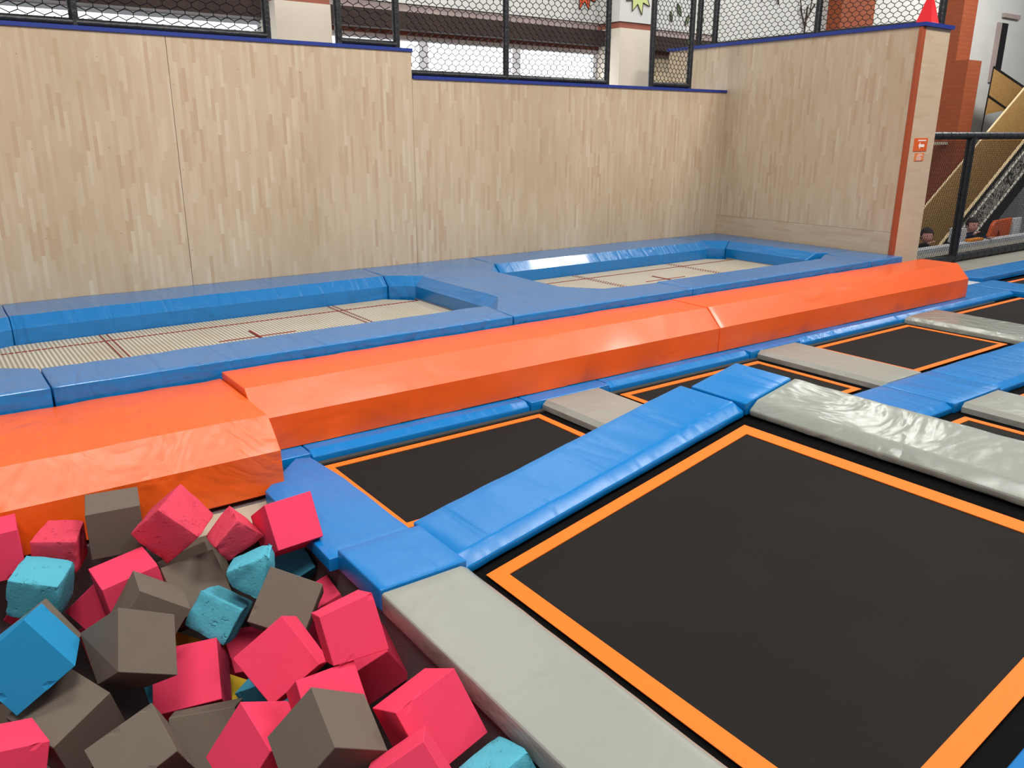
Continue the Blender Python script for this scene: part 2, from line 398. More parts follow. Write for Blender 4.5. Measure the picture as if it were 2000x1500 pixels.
# timber wall behind the long trampolines, in boards with open joints
S(box('wall_back', M['wood_back'], (-3.0, 1.727, 6.75, 6.82, 0.0, 2.272)))
S(box('wall_back', M['wood_back'], (1.731, 3.790, 6.75, 6.82, 0.0, 2.272)))
S(box('wall_back', M['wood_back'], (3.794, 7.998, 6.752, 6.82, 0.0, 2.050)))
S(box('trim_2', M['blue_cap'], (-3.0, 3.798, 6.735, 6.98, 2.2725, 2.300)))
S(box('trim_3', M['blue_cap'], (3.80, 7.998, 6.735, 6.98, 2.0505, 2.078)))
S(box('wall_back', M['wood_back'], (-3.0, 3.79, 6.90, 6.96, 0.0, 2.272)))
S(box('wall_back', M['wood_back'], (3.794, 7.998, 6.90, 6.96, 0.0, 2.050)))
S(box('wall_right', M['wood_right'], (8.0, 8.03, 4.49, 7.70, 0.64, 2.565)))
S(box('wall_right', M['wood_right_low'], (8.0, 8.03, 4.49, 7.70, 0.0, 0.638)))
S(box('wall_right_end', M['wood_end'], (8.045, 8.495, 4.45, 4.485, 0.0, 2.565)))
S(box('wall_right_outer', M['wood_right'], (8.465, 8.495, 4.49, 7.70, 0.0, 2.565)))
S(box('trim_4', M['orange_edge'], (7.985, 8.043, 4.445, 4.488, 0.0, 2.565), bevel=0.006))
S(box('trim_5', M['blue_cap'], (7.975, 8.515, 4.42, 7.72, 2.5655, 2.600)))
# the building's brick and plaster rear wall with its window bays
Y = 8.6
S(box('wall_rear', M['dark_wood'], (-3.0, 9.9, Y, Y+0.3, -1.2, 1.60)))
S(box('wall_rear', M['band'], (-3.0, 9.9, Y, Y+0.3, 2.84, 2.945)))
S(box('wall_rear', M['white_wall'], (-3.0, 9.9, Y-0.02, Y+0.3, 2.946, 5.0)))
S(box('wall_rear', M['white_wall'], (9.9, 26.0, Y, Y+0.3, -1.2, 5.0)))
S(box('wall_rear', M['beige_wall'], (8.22, 9.898, Y, Y+0.3, 1.601, 2.64)))
S(box('trim_6', M['dark_wood'], (-3.0, 9.8, Y-0.18, Y+0.1, 2.66, 2.84)))
S(box('trim_7', M['terracotta'], (3.72, 9.8, Y-0.02, Y+0.1, 2.625, 2.659)))
def column(nm, x0, x1, top, red):
    S(box(nm, M['cream'], (x0, x1, Y-0.42, Y, 0.0, top)))
    pts = [(x0, top+0.001)] + [(x0 + (x1-x0)*t, top+0.001) for t in (1.0,)] + [(x1, red)] + [(x0, red)]
    S(prism(nm, M['terracotta'], pts, 'y', Y-0.40, Y))
column('wall_pillar', 3.13, 3.70, 2.80, 2.95)
column('wall_pillar', 7.60, 8.19, 2.86, 2.93)
S(box('wall_pillar', M['white_wall'], (7.58, 8.26, Y-0.42, Y-0.03, 2.935, 4.2)))
for i, (x0, x1) in enumerate(((-2.9, 3.13), (3.70, 7.60))):
    wn = empty('window_%d' % (i+1), ((x0+x1)/2, Y+0.05, 1.61)); S(wn)
    bm = bmesh.new(); ox, oy, oz = wn.location
    k = 4 if i == 0 else 3
    for j in range(k+1):
        xx = x0 + (x1-x0)*j/k; w = 0.06
        a0 = max(x0+0.002, xx-w); a1 = min(x1-0.002, xx+w)
        bx(bm, a0-ox, a1-ox, -0.04, 0.04, 0.06, 0.955)
    if i: bx(bm, x0+0.002-ox, x1-0.002-ox, -0.04, 0.04, 0.955, 1.012)
    bx(bm, x0+0.002-ox, x1-0.002-ox, -0.04, 0.04, 0.0, 0.06)
    finish('window_frame', bm, M['frame_white'], wn)
    bm = bmesh.new(); bx(bm, x0-ox, x1-ox, 0.05, 0.06, 0.0, 1.012)
    finish('window_pane', bm, M['daylight'], wn)
# orange painted brick piers on the right
S(box('wall_brick_pier', M['brick'], (12.50, 13.42, Y-0.25, Y-0.002, -1.2, 5.0)))
S(box('wall_brick_pier', M['brick'], (15.99, 16.48, 8.20, Y-0.002, 2.885, 5.0)))
S(box('wall_brick_pier', M['brick'], (15.99, 16.48, 7.965, Y-0.002, -1.2, 2.883)))
S(box('trim_8', M['ledge'], (15.2, 15.98, 8.1, 8.2, 1.40, 1.45)))
# narrow slot window in the white wall
ws = empty('window_3', (18.42, Y-0.02, 2.6)); S(ws)
box('window_frame', M['band'], (18.16, 18.30, Y-0.04, Y-0.002, 2.6, 3.72), origin=(18.42, Y-0.02, 2.6)).parent = ws
ws.children[0].location = (0, 0, 0)
o = box('window_pane', M['black'], (18.302, 18.56, Y-0.04, Y-0.002, 2.6, 3.72), origin=(18.42, Y-0.02, 2.6)); o.parent = ws; o.location = (0, 0, 0)
S(box('trim_9', M['band'], (18.30, 18.98, Y-0.06, Y-0.002, 3.82, 3.90)))

# painted leaves on the white wall
def leaf(label, mat, pts, y, cx, cz, s, rot):
    c, sn = math.cos(rot), math.sin(rot)
    P = [(cx + s*(p[0]*c - p[1]*sn), cz + s*(p[0]*sn + p[1]*c)) for p in pts]
    root = prism('painted_leaf', mat, P, 'y', y-0.006, y)
    tag(root, label, 'wall painting', None)
    bm = bmesh.new(); lo = root.location
    for i in range(len(P)):
        a, b = P[i], P[(i+1) % len(P)]
        tube(bm, Vector((a[0], y-0.007, a[1]))-lo, Vector((b[0], y-0.007, b[1]))-lo, 0.005, 5)
    finish('leaf_outline', bm, M['outline'], root)
    return root
star = []
for i in range(9):
    a = math.pi/2 + (i-4)*0.62 + math.pi
    star.append((math.cos(a)*(1.0 - 0.08*abs(i-4)), math.sin(a)*(1.0 - 0.08*abs(i-4))))
    if i < 8:
        a2 = a + 0.31; star.append((math.cos(a2)*0.55, math.sin(a2)*0.55))
star.append((0.15, 0.9)); star.append((-0.15, 0.9))
leaf('pale green spiky leaf painted on white pillar above the netting', M['leaf_green'], star, Y-0.425, 7.88, 3.31, 0.29, 0.25)
leaf('orange maple leaf painted on white wall left of the pale green leaf', M['leaf_orange'], star, Y-0.025, 7.34, 3.33, 0.27, -0.35)
small = [(0, -1), (0.35, -0.3), (0.3, 0.5), (0, 1), (-0.3, 0.5), (-0.35, -0.3)]
for i, (x, z, s, r) in enumerate(((9.05, 3.22, 0.09, 0.5), (9.22, 3.10, 0.08, -0.4), (8.9, 3.12, 0.07, 0.2), (9.5, 3.16, 0.08, 0.9))):
    leaf(['upper small dark green leaf painted behind the corner netting', 'lowest small dark green leaf painted behind the corner netting',
          'leftmost small dark green leaf painted behind the corner netting', 'rightmost small dark green leaf painted behind the corner netting'][i], M['leaf_dark'], small, Y-0.025, x, z, s, r)
bm = bmesh.new()
for a, b, r in (((0, 0), (0.02, 0.45), .010), ((0.02, 0.25), (0.2, 0.5), .008), ((0.0, 0.15), (-0.16, 0.42), .008), ((0.1, 0.38), (0.12, 0.6), .006), ((-0.1, 0.33), (-0.2, 0.6), .006)):
    tube(bm, (a[0], 0, a[1]), (b[0], 0, b[1]), r*1.4, 5)
for a, b in (((-1.2, .62), (-.9, .5)), ((-.9, .5), (-.6, .62)), ((-.75, .56), (-.7, .42)), ((-1.05, .56), (-1.1, .44))):
    tube(bm, (a[0], 0, a[1]), (b[0], 0, b[1]), .012, 5)
tag(finish('painted_vine', bm, M['outline'], None, (11.9, Y-0.030, 3.05)), 'thin dark vine with hanging tendrils painted on white wall left of brick pier', 'wall painting')

# ------------------------------------------------------------------ timber wall signs
SO = (8.24, 4.4495, 1.496)
sg = box('direction_sign', M['sign_orange'], (8.117, 8.361, 4.444, 4.4495, 1.432, 1.556), origin=SO)
tag(sg, 'orange sign with white arrow pointing left on the end of the timber wall', 'sign')
bm = bmesh.new()
A = [(-.045, 0), (-.015, .034), (-.015, .013), (.062, .013), (.062, -.013), (-.015, -.013), (-.015, -.034)]
v0 = [bm.verts.new((p[0], -.0075, p[1]-.012)) for p in A]; v1 = [bm.verts.new((p[0], -.0056, p[1]-.012)) for p in A]
bm.faces.new(v0); bm.faces.new(v1[::-1])
for i in range(7): bm.faces.new([v0[i], v0[(i+1) % 7], v1[(i+1) % 7], v1[i]])
tag(finish('arrow', bm, M['sign_white'], sg), 'white arrow pointing left')
bm = bmesh.new(); x = -.060; rs = random.Random(4)
while x < .085:
    w = rs.choice((.007, .009, .011)); bx(bm, x, x+w, -.0075, -.0056, .032, .044)
    x += w+.003
tag(finish('lettering', bm, M['sign_white'], sg), 'one line of small white lettering')
s2 = box('notice', M['sign_light'], (8.16, 8.327, 4.444, 4.4495, 1.338, 1.414), origin=(8.243, 4.4495, 1.376))
tag(s2, 'small pale orange notice below the arrow sign', 'sign')
bm = bmesh.new()
for i, (a, b) in enumerate(((-.03, .045), (-.05, .06), (-.055, .02), (-.055, .05), (-.055, .035))): bx(bm, a, b, -.0075, -.0056, .024-.013*i, .029-.013*i)
finish('lettering', bm, M['sign_white'], s2)

# ------------------------------------------------------------------ netting fences
def hexnet(bm, o, u, v, W, H, p, q, r, sag=None):
    """hexagonal netting: p = cell width, q = row height"""
    o = Vector(o); u = Vector(u); v = Vector(v); nr = int(H/q)+1; nc = int(W/(p/2))
    def P(i, j, s):
        x = i*p/2; z = j*q + (0.24*q if (i+j) % 2 == 0 else -0.24*q)*s
        dz = 0.012*noise.noise(Vector((x*3, z*3, o.x)))
        return o + u*min(W, x) + v*max(0, min(H, z+dz))
    for j in range(nr+1):
        for i in range(nc):
            tube(bm, P(i, j, 1), P(i+1, j, 1), r, 3)
            if (i+j) % 2 == 0: tube(bm, P(i, j, 1), P(i, j+1, 1), r, 3)

def fence(name, label, a, b, z0, z1, posts, p, q, r=0.0017, pr=0.03, rail_bot=True, rail_top=False, extra=None, group=None):
    """padded pipe frame with a net between a and b (plan points)"""
    A = Vector((a[0], a[1], z0)); B = Vector((b[0], b[1], z0)); L = (B-A).length; u = (B-A)/L
    root = empty(name, A); tag(root, label, 'safety net', group)
    for t in posts:
        bm = bmesh.new(); c = u*t
        tube(bm, c + Vector((0, 0, 0.0)), c + Vector((0, 0, z1-z0)), pr, 12)
        # taped rings round the foam
        k = int((z1-z0)/0.16)
        for i in range(1, k+1): tube(bm, c + Vector((0, 0, i*0.16-0.006)), c + Vector((0, 0, i*0.16+0.006)), pr*1.06, 12)
        finish('post', bm, M['black_foam'], root, smooth=40)
    def rail(z):
        bm = bmesh.new(); tube(bm, u*0 + Vector((0, 0, z)), u*L + Vector((0, 0, z)), pr*0.95, 12)
        k = int(L/0.18)
        for i in range(1, k): tube(bm, u*(i*0.18-0.005) + Vector((0, 0, z)), u*(i*0.18+0.005) + Vector((0, 0, z)), pr*1.04, 12)
        finish('rail', bm, M['black_foam'], root, smooth=40)
    if rail_bot: rail(pr*1.05)
    if rail_top: rail(z1-z0)
    bm = bmesh.new(); hexnet(bm, u*0 + Vector((0, 0, pr)), u, (0, 0, 1), L, z1-z0-pr, p, q, r)
    finish('net', bm, M['net'], root)
    return root
fence('safety_net', 'black hexagonal safety net on the high timber wall, far left run', (-2.2, 6.90), (2.56, 6.90), 2.301, 3.30, (0.6, 3.36, 4.76), .106, .052, .0043, .032)
fence('safety_net', 'short black safety net panel between the cream pillar and the wall step', (3.17, 6.88), (3.72, 6.88), 2.301, 3.30, (0.0, 0.55), .100, .050, .0043, .032)
fence('safety_net', 'long black safety net in front of the bright windows on the lower timber wall', (3.84, 6.90), (6.24, 6.90), 2.079, 3.30, (1.08, 2.40), .078, .046, .0040, .030)
fence('safety_net', 'narrow black safety net panel right of the cream pillar by the timber corner', (6.88, 6.88), (7.49, 6.88), 2.079, 3.30, (0.0, 0.61), .060, .045, .0038, .032)
fence('safety_net', 'black safety net along the top of the right timber wall behind the cone', (8.42, 7.66), (8.42, 4.50), 2.601, 3.40, (0.05, 0.31, 1.76, 3.14), .085, .046, .0040, .036)
def diamond(bm, o, u, W, H, p, q, r):
    o = Vector(o); nc = int(W/p); nr = int(H/q)
    for i in range(nc):
        for j in range(nr):
            x, z = i*p, j*q
            c = [o + u*x + Vector((0, 0, z+q/2)), o + u*(x+p/2) + Vector((0, 0, z+q)), o + u*(x+p) + Vector((0, 0, z+q/2)), o + u*(x+p/2) + Vector((0, 0, z))]
            tube(bm, c[0], c[1], r, 3); tube(bm, c[0], c[3], r, 3); tube(bm, c[2], c[1], r, 3); tube(bm, c[2], c[3], r, 3)
fr = empty('railing', (8.75, 5.12, 0.03)); tag(fr, 'black padded pipe railing with netting beyond the orange beam on the right', 'railing')
W = 4.6; Ht = 1.545
for x in (1.90, 4.55):
    bm = bmesh.new(); tube(bm, (x, 0, 0), (x, 0, Ht), 0.052, 14)
    for i in range(1, 9): tube(bm, (x, 0, i*.17-.006), (x, 0, i*.17+.006), .055, 14)
    finish('post', bm, M['black_foam'], fr, smooth=40)
for z, r in ((0.055, 0.052), (Ht, 0.045)):
    bm = bmesh.new(); tube(bm, (0, 0, z), (W, 0, z), r, 14)
    for i in range(1, 24): tube(bm, (i*.19-.006, 0, z), (i*.19+.006, 0, z), r*1.05, 14)
    finish('rail', bm, M['black_foam'], fr, smooth=40)
bm = bmesh.new(); diamond(bm, (0, 0, 0.09), Vector((1, 0, 0)), W, Ht-0.1, .042, .050, .0027)
finish('net', bm, M['net'], fr)

# red cone
cn = empty('traffic_cone', (8.175, 4.52, 2.6005), (0, 0, math.radians(4))); tag(cn, 'red four sided marker cone standing on the end of the timber wall', 'cone')
bm = bmesh.new()
B = [bm.verts.new((sx*.085, sy*.078, 0.0)) for sx, sy in ((-1, -1), (1, -1), (1, 1), (-1, 1))]
B2 = [bm.verts.new((sx*.080, sy*.073, 0.012)) for sx, sy in ((-1, -1), (1, -1), (1, 1), (-1, 1))]
T = [bm.verts.new((sx*.010, sy*.009, 0.285)) for sx, sy in ((-1, -1), (1, -1), (1, 1), (-1, 1))]
for a, b in ((B, B2), (B2, T)):
    for i in range(4): bm.faces.new([a[i], a[(i+1) % 4], b[(i+1) % 4], b[i]])
bm.faces.new(B[::-1]); bm.faces.new(T)
finish('cone_body', bm, M['red'], cn)

# ------------------------------------------------------------------ long trampolines by the timber wall
ZT = 0.42; ZC = 0.345; Z0 = 0.005
def bp_(label, pts, ch, seed, amp=0.005): return pad('frame_pad', M['blue_back'], pts, Z0, ZT, label, 'pad', 'thick blue pads round the long beige trampolines', ch, ZC, amp=amp, step=0.085, seed=seed)
bp_('long blue pad against the timber wall behind the left beige trampoline', [(0.402, 6.17), (3.165, 6.17), (3.20, 6.745), (0.402, 6.745)], [.09, 0, 0, 0], 1.0)
bp_('long blue pad in front of the left beige trampoline, behind the near orange beam', [(0.402, 4.32), (3.142, 4.32), (3.190, 4.70), (3.13, 4.78), (0.402, 4.78)], [0, 0, 0, .07, 0], 2.0, 0.007)
bp_('blue corner pad at the far left end, touching the timber wall', [(-0.6, 6.745), (-0.6, 4.9), (-0.10, 5.15), (-0.10, 5.9), (0.398, 6.17), (0.398, 6.745)], [0, 0, .06, .07, 0, 0], 3.0)
bp_('blue corner pad at the left image edge beside the near orange beam', [(-0.6, 4.32), (0.395, 4.32), (0.395, 4.74), (0.21, 4.88), (-0.10, 5.10), (-0.6, 4.88)], [0, 0, 0, .0, .0, 0], 4.0)
mid = [(3.150, 4.32), (4.90, 4.32), (4.90, 4.70), (4.40, 4.72), (4.17, 5.0), (4.17, 5.98), (4.33, 6.17), (4.375, 6.745), (3.208, 6.745), (3.175, 6.165), (3.36, 6.03), (3.36, 4.93), (3.197, 4.705)]
bp_('wide blue pad filling the gap between the two beige trampolines', mid, [0, 0, 0, .06, .08, .06, 0, 0, 0, .08, .09, .07, 0], 5.0, 0.008)
bp_('long blue pad against the timber wall behind the right beige trampoline', [(4.340, 6.17), (7.19, 6.17), (7.26, 6.745), (4.382, 6.745)], [.09, 0, 0, 0], 6.0)
bp_('blue corner pad in the corner of the two timber walls', [(7.268, 6.745), (7.198, 6.29), (7.40, 6.09), (7.985, 6.30), (7.985, 6.745)], [0, .09, 0, 0, 0], 7.0)
bp_('blue pad along the right timber wall beside the right beige trampoline', [(7.405, 5.04), (7.60, 4.90), (7.985, 4.90), (7.985, 6.293), (7.405, 6.085)], [0, 0, 0, 0, .09], 8.0)
bp_('long blue pad in front of the right beige trampoline, behind the far orange beam', [(4.906, 4.32), (7.37, 4.32), (7.50, 4.885), (7.30, 4.78), (4.906, 4.78)], [0, 0, 0, .07, 0], 9.0, 0.006)
bp_('blue corner pad at the foot of the timber wall end', [(7.376, 4.32), (7.975, 4.32), (7.975, 4.895), (7.58, 4.895), (7.508, 4.87)], [0, 0, 0, 0, 0], 10.0)

def dashes(bm, a, b, z, w, dash, gap):
    a = Vector(a); b = Vector(b); d = b-a; L = d.length; d /= L; n = Vector((-d.y, d.x, 0)); t = 0
    while t < L:
        e = min(L, t+dash); q = [a + d*t - n*w/2, a + d*e - n*w/2, a + d*e + n*w/2, a + d*t + n*w/2]
        lo = [bm.verts.new((v.x, v.y, z)) for v in q]; hi = [bm.verts.new((v.x, v.y, z+.003)) for v in q]
        bm.faces.new(hi); bm.faces.new(lo[::-1])
        for i in range(4): bm.faces.new([lo[i], lo[(i+1) % 4], hi[(i+1) % 4], hi[i]])
        t += dash+gap
def long_tramp(x0, x1, cx, label, lx):
    y0, y1 = 4.80, 6.16
    r = empty('long_trampoline', (cx, 5.48, 0.0)); tag(r, label, 'trampoline', 'long beige trampolines')
    bm = bmesh.new(); c = .22
    P = [(x0+c, y0), (x1-c, y0), (x1, y0+c), (x1, y1-c), (x1-c, y1), (x0+c, y1), (x0, y1-c), (x0, y0+c)]
    a = [bm.verts.new((p[0]-cx, p[1]-5.48, .232)) for p in P]; b = [bm.verts.new((p[0]-cx, p[1]-5.48, .240)) for p in P]
    bm.faces.new(b); bm.faces.new(a[::-1])
    for i in range(8): bm.faces.new([a[i], a[(i+1) % 8], b[(i+1) % 8], b[i]])
    finish('mat', bm, M['web'], r)
    bm = bmesh.new()
    tube(bm, (x1+.012-cx, y0-5.48+.1, .236), (x1+.012-cx, y1-5.48-.1, .236), .010, 8); finish('frame_bar', bm, M['steel'], r); bm = bmesh.new(); tube(bm, (x0-.012-cx, y0-5.48+.1, .236), (x0-.012-cx, y1-5.48-.1, .236), .010, 8)
    finish('frame_bar', bm, M['steel'], r)
    for yy in (5.94, 5.04):
        bm = bmesh.new(); dashes(bm, (x0+.02-cx, yy-5.48, 0), (x1-.02-cx, yy-5.48, 0), .2405, .014, .03, .008)
        finish('long_line', bm, M['red_line'], r)
    for xx in lx:
        for k in (-.022, .022): bm = bmesh.new(); dashes(bm, (xx+k-cx, y0+.02-5.48, 0), (xx+k-cx, y1-.02-5.48, 0), .2445, .008, .018, .016); finish('cross_line', bm, M['red_line'], r)
    bm = bmesh.new(); dashes(bm, (-.27, 0, 0), (.27, 0, 0), .2405, .011, .6, 0); dashes(bm, (0, -.19, 0), (0, .19, 0), .2440, .015, .6, 0)
    finish('centre_cross', bm, M['red_line'], r)
long_tramp(-.06, 3.345, 1.80, 'left long beige trampoline with red centre cross', (0.93, 2.62))
long_tramp(4.185, 7.39, 5.82, 'right long beige trampoline by the timber corner with red centre cross', (5.20, 6.52))

# ------------------------------------------------------------------ orange beams
G = 'orange padded beams between the courts'
def beam(label, x0, x1, y0, y1, z0, zc, z1, seed, ch, amp=0.006):
    return pad('beam_pad', M['orange_folded' if x0 < -1 else 'orange'], rect(x0, x1, y0, y1), z0, z1, label, 'pad', G, [ch, 0, 0, 0], zc, amp=amp, step=0.08, seed=seed, bev=0.007)
beam('widest orange padded beam beside the foam pit', -2.4, 1.185, 3.43, 4.29, 0.002, 0.205, 0.338, 20.0, .14, 0.012)
beam('middle long orange padded beam touching the widest beam', 1.192, 4.622, 3.795, 4.29, 0.056, 0.238, 0.372, 21.0, .13)
beam('far orange padded beam ending at the timber wall end', 4.630, 8.30, 3.795, 4.29, 0.056, 0.240, 0.374, 22.0, .13)
# front face of the widest beam stands a little forward of its base board
# ------------------------------------------------------------------ square trampolines
TW = 0.045
def ring(bm, x0, x1, y0, y1, w, z0, z1):
    bx(bm, x0, x1, y0, y0+w, z0, z1); bx(bm, x0, x1, y1-w, y1, z0, z1)
    bx(bm, x0, x0+w, y0+w, y1-w, z0, z1); bx(bm, x1-w, x1, y0+w, y1-w, z0, z1)
def square_tramp(x0, x1, y0, y1, label, group='flat square trampolines', frame=None, m=.11, tw=TW, z=0.0):
    cx, cy = (x0+x1)/2, (y0+y1)/2
    r = empty('trampoline', (cx, cy, z))
    if frame: r.location = frame[0] @ Vector((cx, cy, z)); r.rotation_euler = frame[1]
    tag(r, label, 'trampoline', group)
    a, b = x0-cx, y0-cy
    bm = bmesh.new(); bx(bm, a+tw*.5, -a-tw*.5, b+tw*.5, -b-tw*.5, -.006, 0.0); finish('mat', bm, M['black_bed'], r)
    bm = bmesh.new(); ring(bm, a, -a, b, -b, tw, .0004, .004); tag(finish('border_tape', bm, M['tape'], r), 'bright orange border tape')
    bm = bmesh.new(); ring(bm, a-m, -a+m, b-m, -b+m, m+.01, -.022, -.010); finish('spring_cover', bm, M['black_net'], r)
    return r
RA = (2.765, 3.595); XB = [(1.44, 2.81), (3.46, 4.83), (5.50, 6.87), (7.63, 9.00)]
RB = (1.02, 2.10)
names_a = ['flat black trampoline beside the orange beam, nearest the foam pit', 'flat black trampoline beyond the blue corner pad of the tilted one',
           'flat black trampoline next to the far orange beam, between two grey pads', 'flat black trampoline right of the narrow far grey pad']
for (x0, x1), nm in zip(XB, names_a): square_tramp(x0, x1, RA[0], RA[1], nm)
square_tramp(3.46, 4.83, *RB, 'flat black trampoline half hidden behind the glossy grey tilted pad')
square_tramp(5.50, 6.87, *RB, 'flat black trampoline at the right edge of the second row')
square_tramp(9.62, 10.99, 2.775, 4.10, 'farthest flat black trampoline at the right edge by the railing')

GZ = 0.055
def fp(label, x0, x1, y0, y1, mat='grey', ch=(0, 0, 0, 0), seed=0, amp=.0035, name='floor_pad', z1=GZ, pts=None, grp='low pads around the flat trampolines', step=.1):
    return pad(name, M[mat], pts or rect(x0, x1, y0, y1), -.008, z1, label, 'pad', grp, list(ch), GZ*.55, amp=amp, step=step, seed=seed, bev=0.007)
fp('first low grey pad from the foam pit, between two flat trampolines', 2.885, 3.36, 2.655, 3.665, ch=(0, .03, 0, .03), seed=30)
fp('second low grey pad from the foam pit, in the row by the orange beam', 4.91, 5.385, 2.655, 3.665, ch=(0, .03, 0, .03), seed=31)
fp('farthest low grey pad in the row by the orange beam, with sparkling edge', 6.94, 7.50, 2.655, 3.665, 'grey_shiny', ch=(0, .03, 0, .05), seed=32)
fp('low grey pad in the second row at the right edge', 4.91, 5.385, 0.95, 2.165, ch=(0, .03, 0, .03), seed=33)
fp('low grey pad beyond the right edge of the second row', 6.94, 7.45, 0.95, 2.165, ch=(0, .03, 0, .03), seed=34)
b = 'blue'
fp('blue strip under the orange beam edge, nearest the foam pit', 1.425, 2.80, 3.675, 3.93, b, ch=(.05, 0, 0, 0), seed=35)
fp('blue strip piece behind the first low grey pad', 2.806, 3.44, 3.67, 3.93, b, seed=36)
fp('blue strip under the orange beam between first and second grey pads', 3.446, 4.84, 3.675, 3.93, b, ch=(.05, 0, 0, 0), seed=37)
fp('blue strip piece behind the second low grey pad', 4.846, 5.45, 3.67, 3.93, b, seed=38)
fp('blue strip under the far orange beam before the last grey pad', 5.456, 6.87, 3.675, 3.93, b, ch=(.05, 0, 0, 0), seed=39)
fp('wide blue pad running out from under the end of the far orange beam', 6.876, 9.05, 3.67, 4.13, b, ch=(.05, 0, 0, 0), seed=40)
fp('small blue corner pad under the widest orange beam', 1.17, 1.419, 3.675, 3.93, b, seed=41)
fp('broad blue pad between foam pit and the first flat trampoline', 0, 0, 0, 0, b, seed=42, pts=[(1.055, 2.635), (1.43, 2.635), (1.43, 3.30), (1.40, 3.64), (1.33, 3.665), (1.075, 3.38)], amp=.006, z1=.050)
fp('blue row pad hidden partly by the tilted trampoline', 3.395, 4.85, 2.185, 2.645, b, ch=(.05, 0, 0, 0), seed=43)
fp('blue crossing pad where the grey pads of both rows meet', 4.856, 5.44, 2.18, 2.645, b, seed=44)
fp('long blue row pad at the right edge between both trampoline rows', 5.446, 6.93, 2.185, 2.645, b, ch=(.05, 0, 0, 0), seed=45, amp=.006)
fp('blue row pad beyond the right edge between both rows', 6.936, 9.1, 2.185, 2.645, b, ch=(.05, 0, 0, 0), seed=46)
fp('blue strip along the near side of the second row, seen past the tilted trampoline', 3.395, 9.1, .48, .905, b, ch=(0, 0, .05, 0), seed=49)
fp('blue divider pad running away to the railing on the right', 9.07, 9.56, 2.665, 4.125, b, seed=47)
fp('farthest blue pad below the railing', 0, 0, 0, 0, b, seed=48, pts=[(8.62, 4.46), (9.50, 4.46), (9.60, 4.24), (11.9, 4.24), (11.9, 4.60), (8.62, 4.60)])
fp('small pale grey plate set between the blue pads past the orange beam', 8.42, 9.49, 4.138, 4.445, 'pale_plate', z1=.02)

# ------------------------------------------------------------------ tilted trampoline with its frame pads
TH = math.atan(0.2)
TM = Matrix.Translation((1.10, 0, -0.048)) @ Matrix.Rotation(-TH, 4, 'Y')
FR = (TM, (0, -TH, 0))
square_tramp(.400, 1.862, .675, 2.215, 'large tilted black trampoline with wide orange border in the foreground', None, FR, m=.10, tw=.062)
TG = 'pads round the tilted trampoline'
def tp(label, x0, x1, y0, y1, mat, ch=(0, 0, 0, 0), seed=0, amp=.005, z1=.066, step=.06):
    return pad('frame_pad', M[mat], rect(x0, x1, y0, y1), .002, z1, label, 'pad', TG, list(ch), .034, amp=amp, step=step, frame=FR, seed=seed, bev=.010)
pad('frame_pad', M['grey'], rect(1.085, 1.440, -.2, 2.262), 0.0, .080, 'wide matt grey pad between the foam pit and the tilted trampoline', 'pad', TG, [0, .03, 0, 0], .06, amp=.004, step=.06, seed=50, bev=.010)
pad('frame_pad', M['blue'], rect(1.085, 1.442, 2.268, 2.622), 0.0, .088, 'blue square corner pad at the low corner of the tilted trampoline', 'pad', TG, None, None, amp=.004, step=.06, seed=51, bev=.009)
tp('long blue pad along the back of the tilted trampoline', .352, 1.925, 2.268, 2.66, 'blue', (.06, 0, 0, 0), 52, .006)
tp('blue square corner pad at the raised corner of the tilted trampoline', 1.932, 2.275, 2.262, 2.60, 'blue', (0, 0, 0, 0), 53, .002, z1=.070)
tp('glossy crumpled grey pad along the raised edge of the tilted trampoline', 1.945, 2.29, .0, 2.255, 'grey_shiny', (0, 0, 0, .06), 54, .008, step=.035)
tp('blue pad along the near edge of the tilted trampoline, bottom right corner', .36, 1.938, .22, .592, 'blue', (0, 0, .08, 0), 55, .004)
# dark boards closing the wedge below the tilted frame
bm = bmesh.new()
def wedge(x0, x1, y0, y1):
    zt = lambda x: (x-1.10)*0.2 - 0.055
    v = [bm.verts.new(p) for p in ((x0, y0, -.098), (x1, y0, -.098), (x1, y1, -.098), (x0, y1, -.098), (x0, y0, zt(x0)), (x1, y0, zt(x1)), (x1, y1, zt(x1)), (x0, y1, zt(x0)))]
    for f in ((0, 3, 2, 1), (4, 5, 6, 7), (0, 1, 5, 4), (1, 2, 6, 5), (2, 3, 7, 6), (3, 0, 4, 7)): bm.faces.new([v[i] for i in f])
wedge(1.46, 3.33, 2.56, 2.59); wedge(3.28, 3.33, 0.05, 2.559); wedge(1.46, 3.279, 0.02, 0.05)
tag(finish('wedge_frame', bm, M['black_net']), 'black wedge boards carrying the raised side of the tilted trampoline', 'frame')

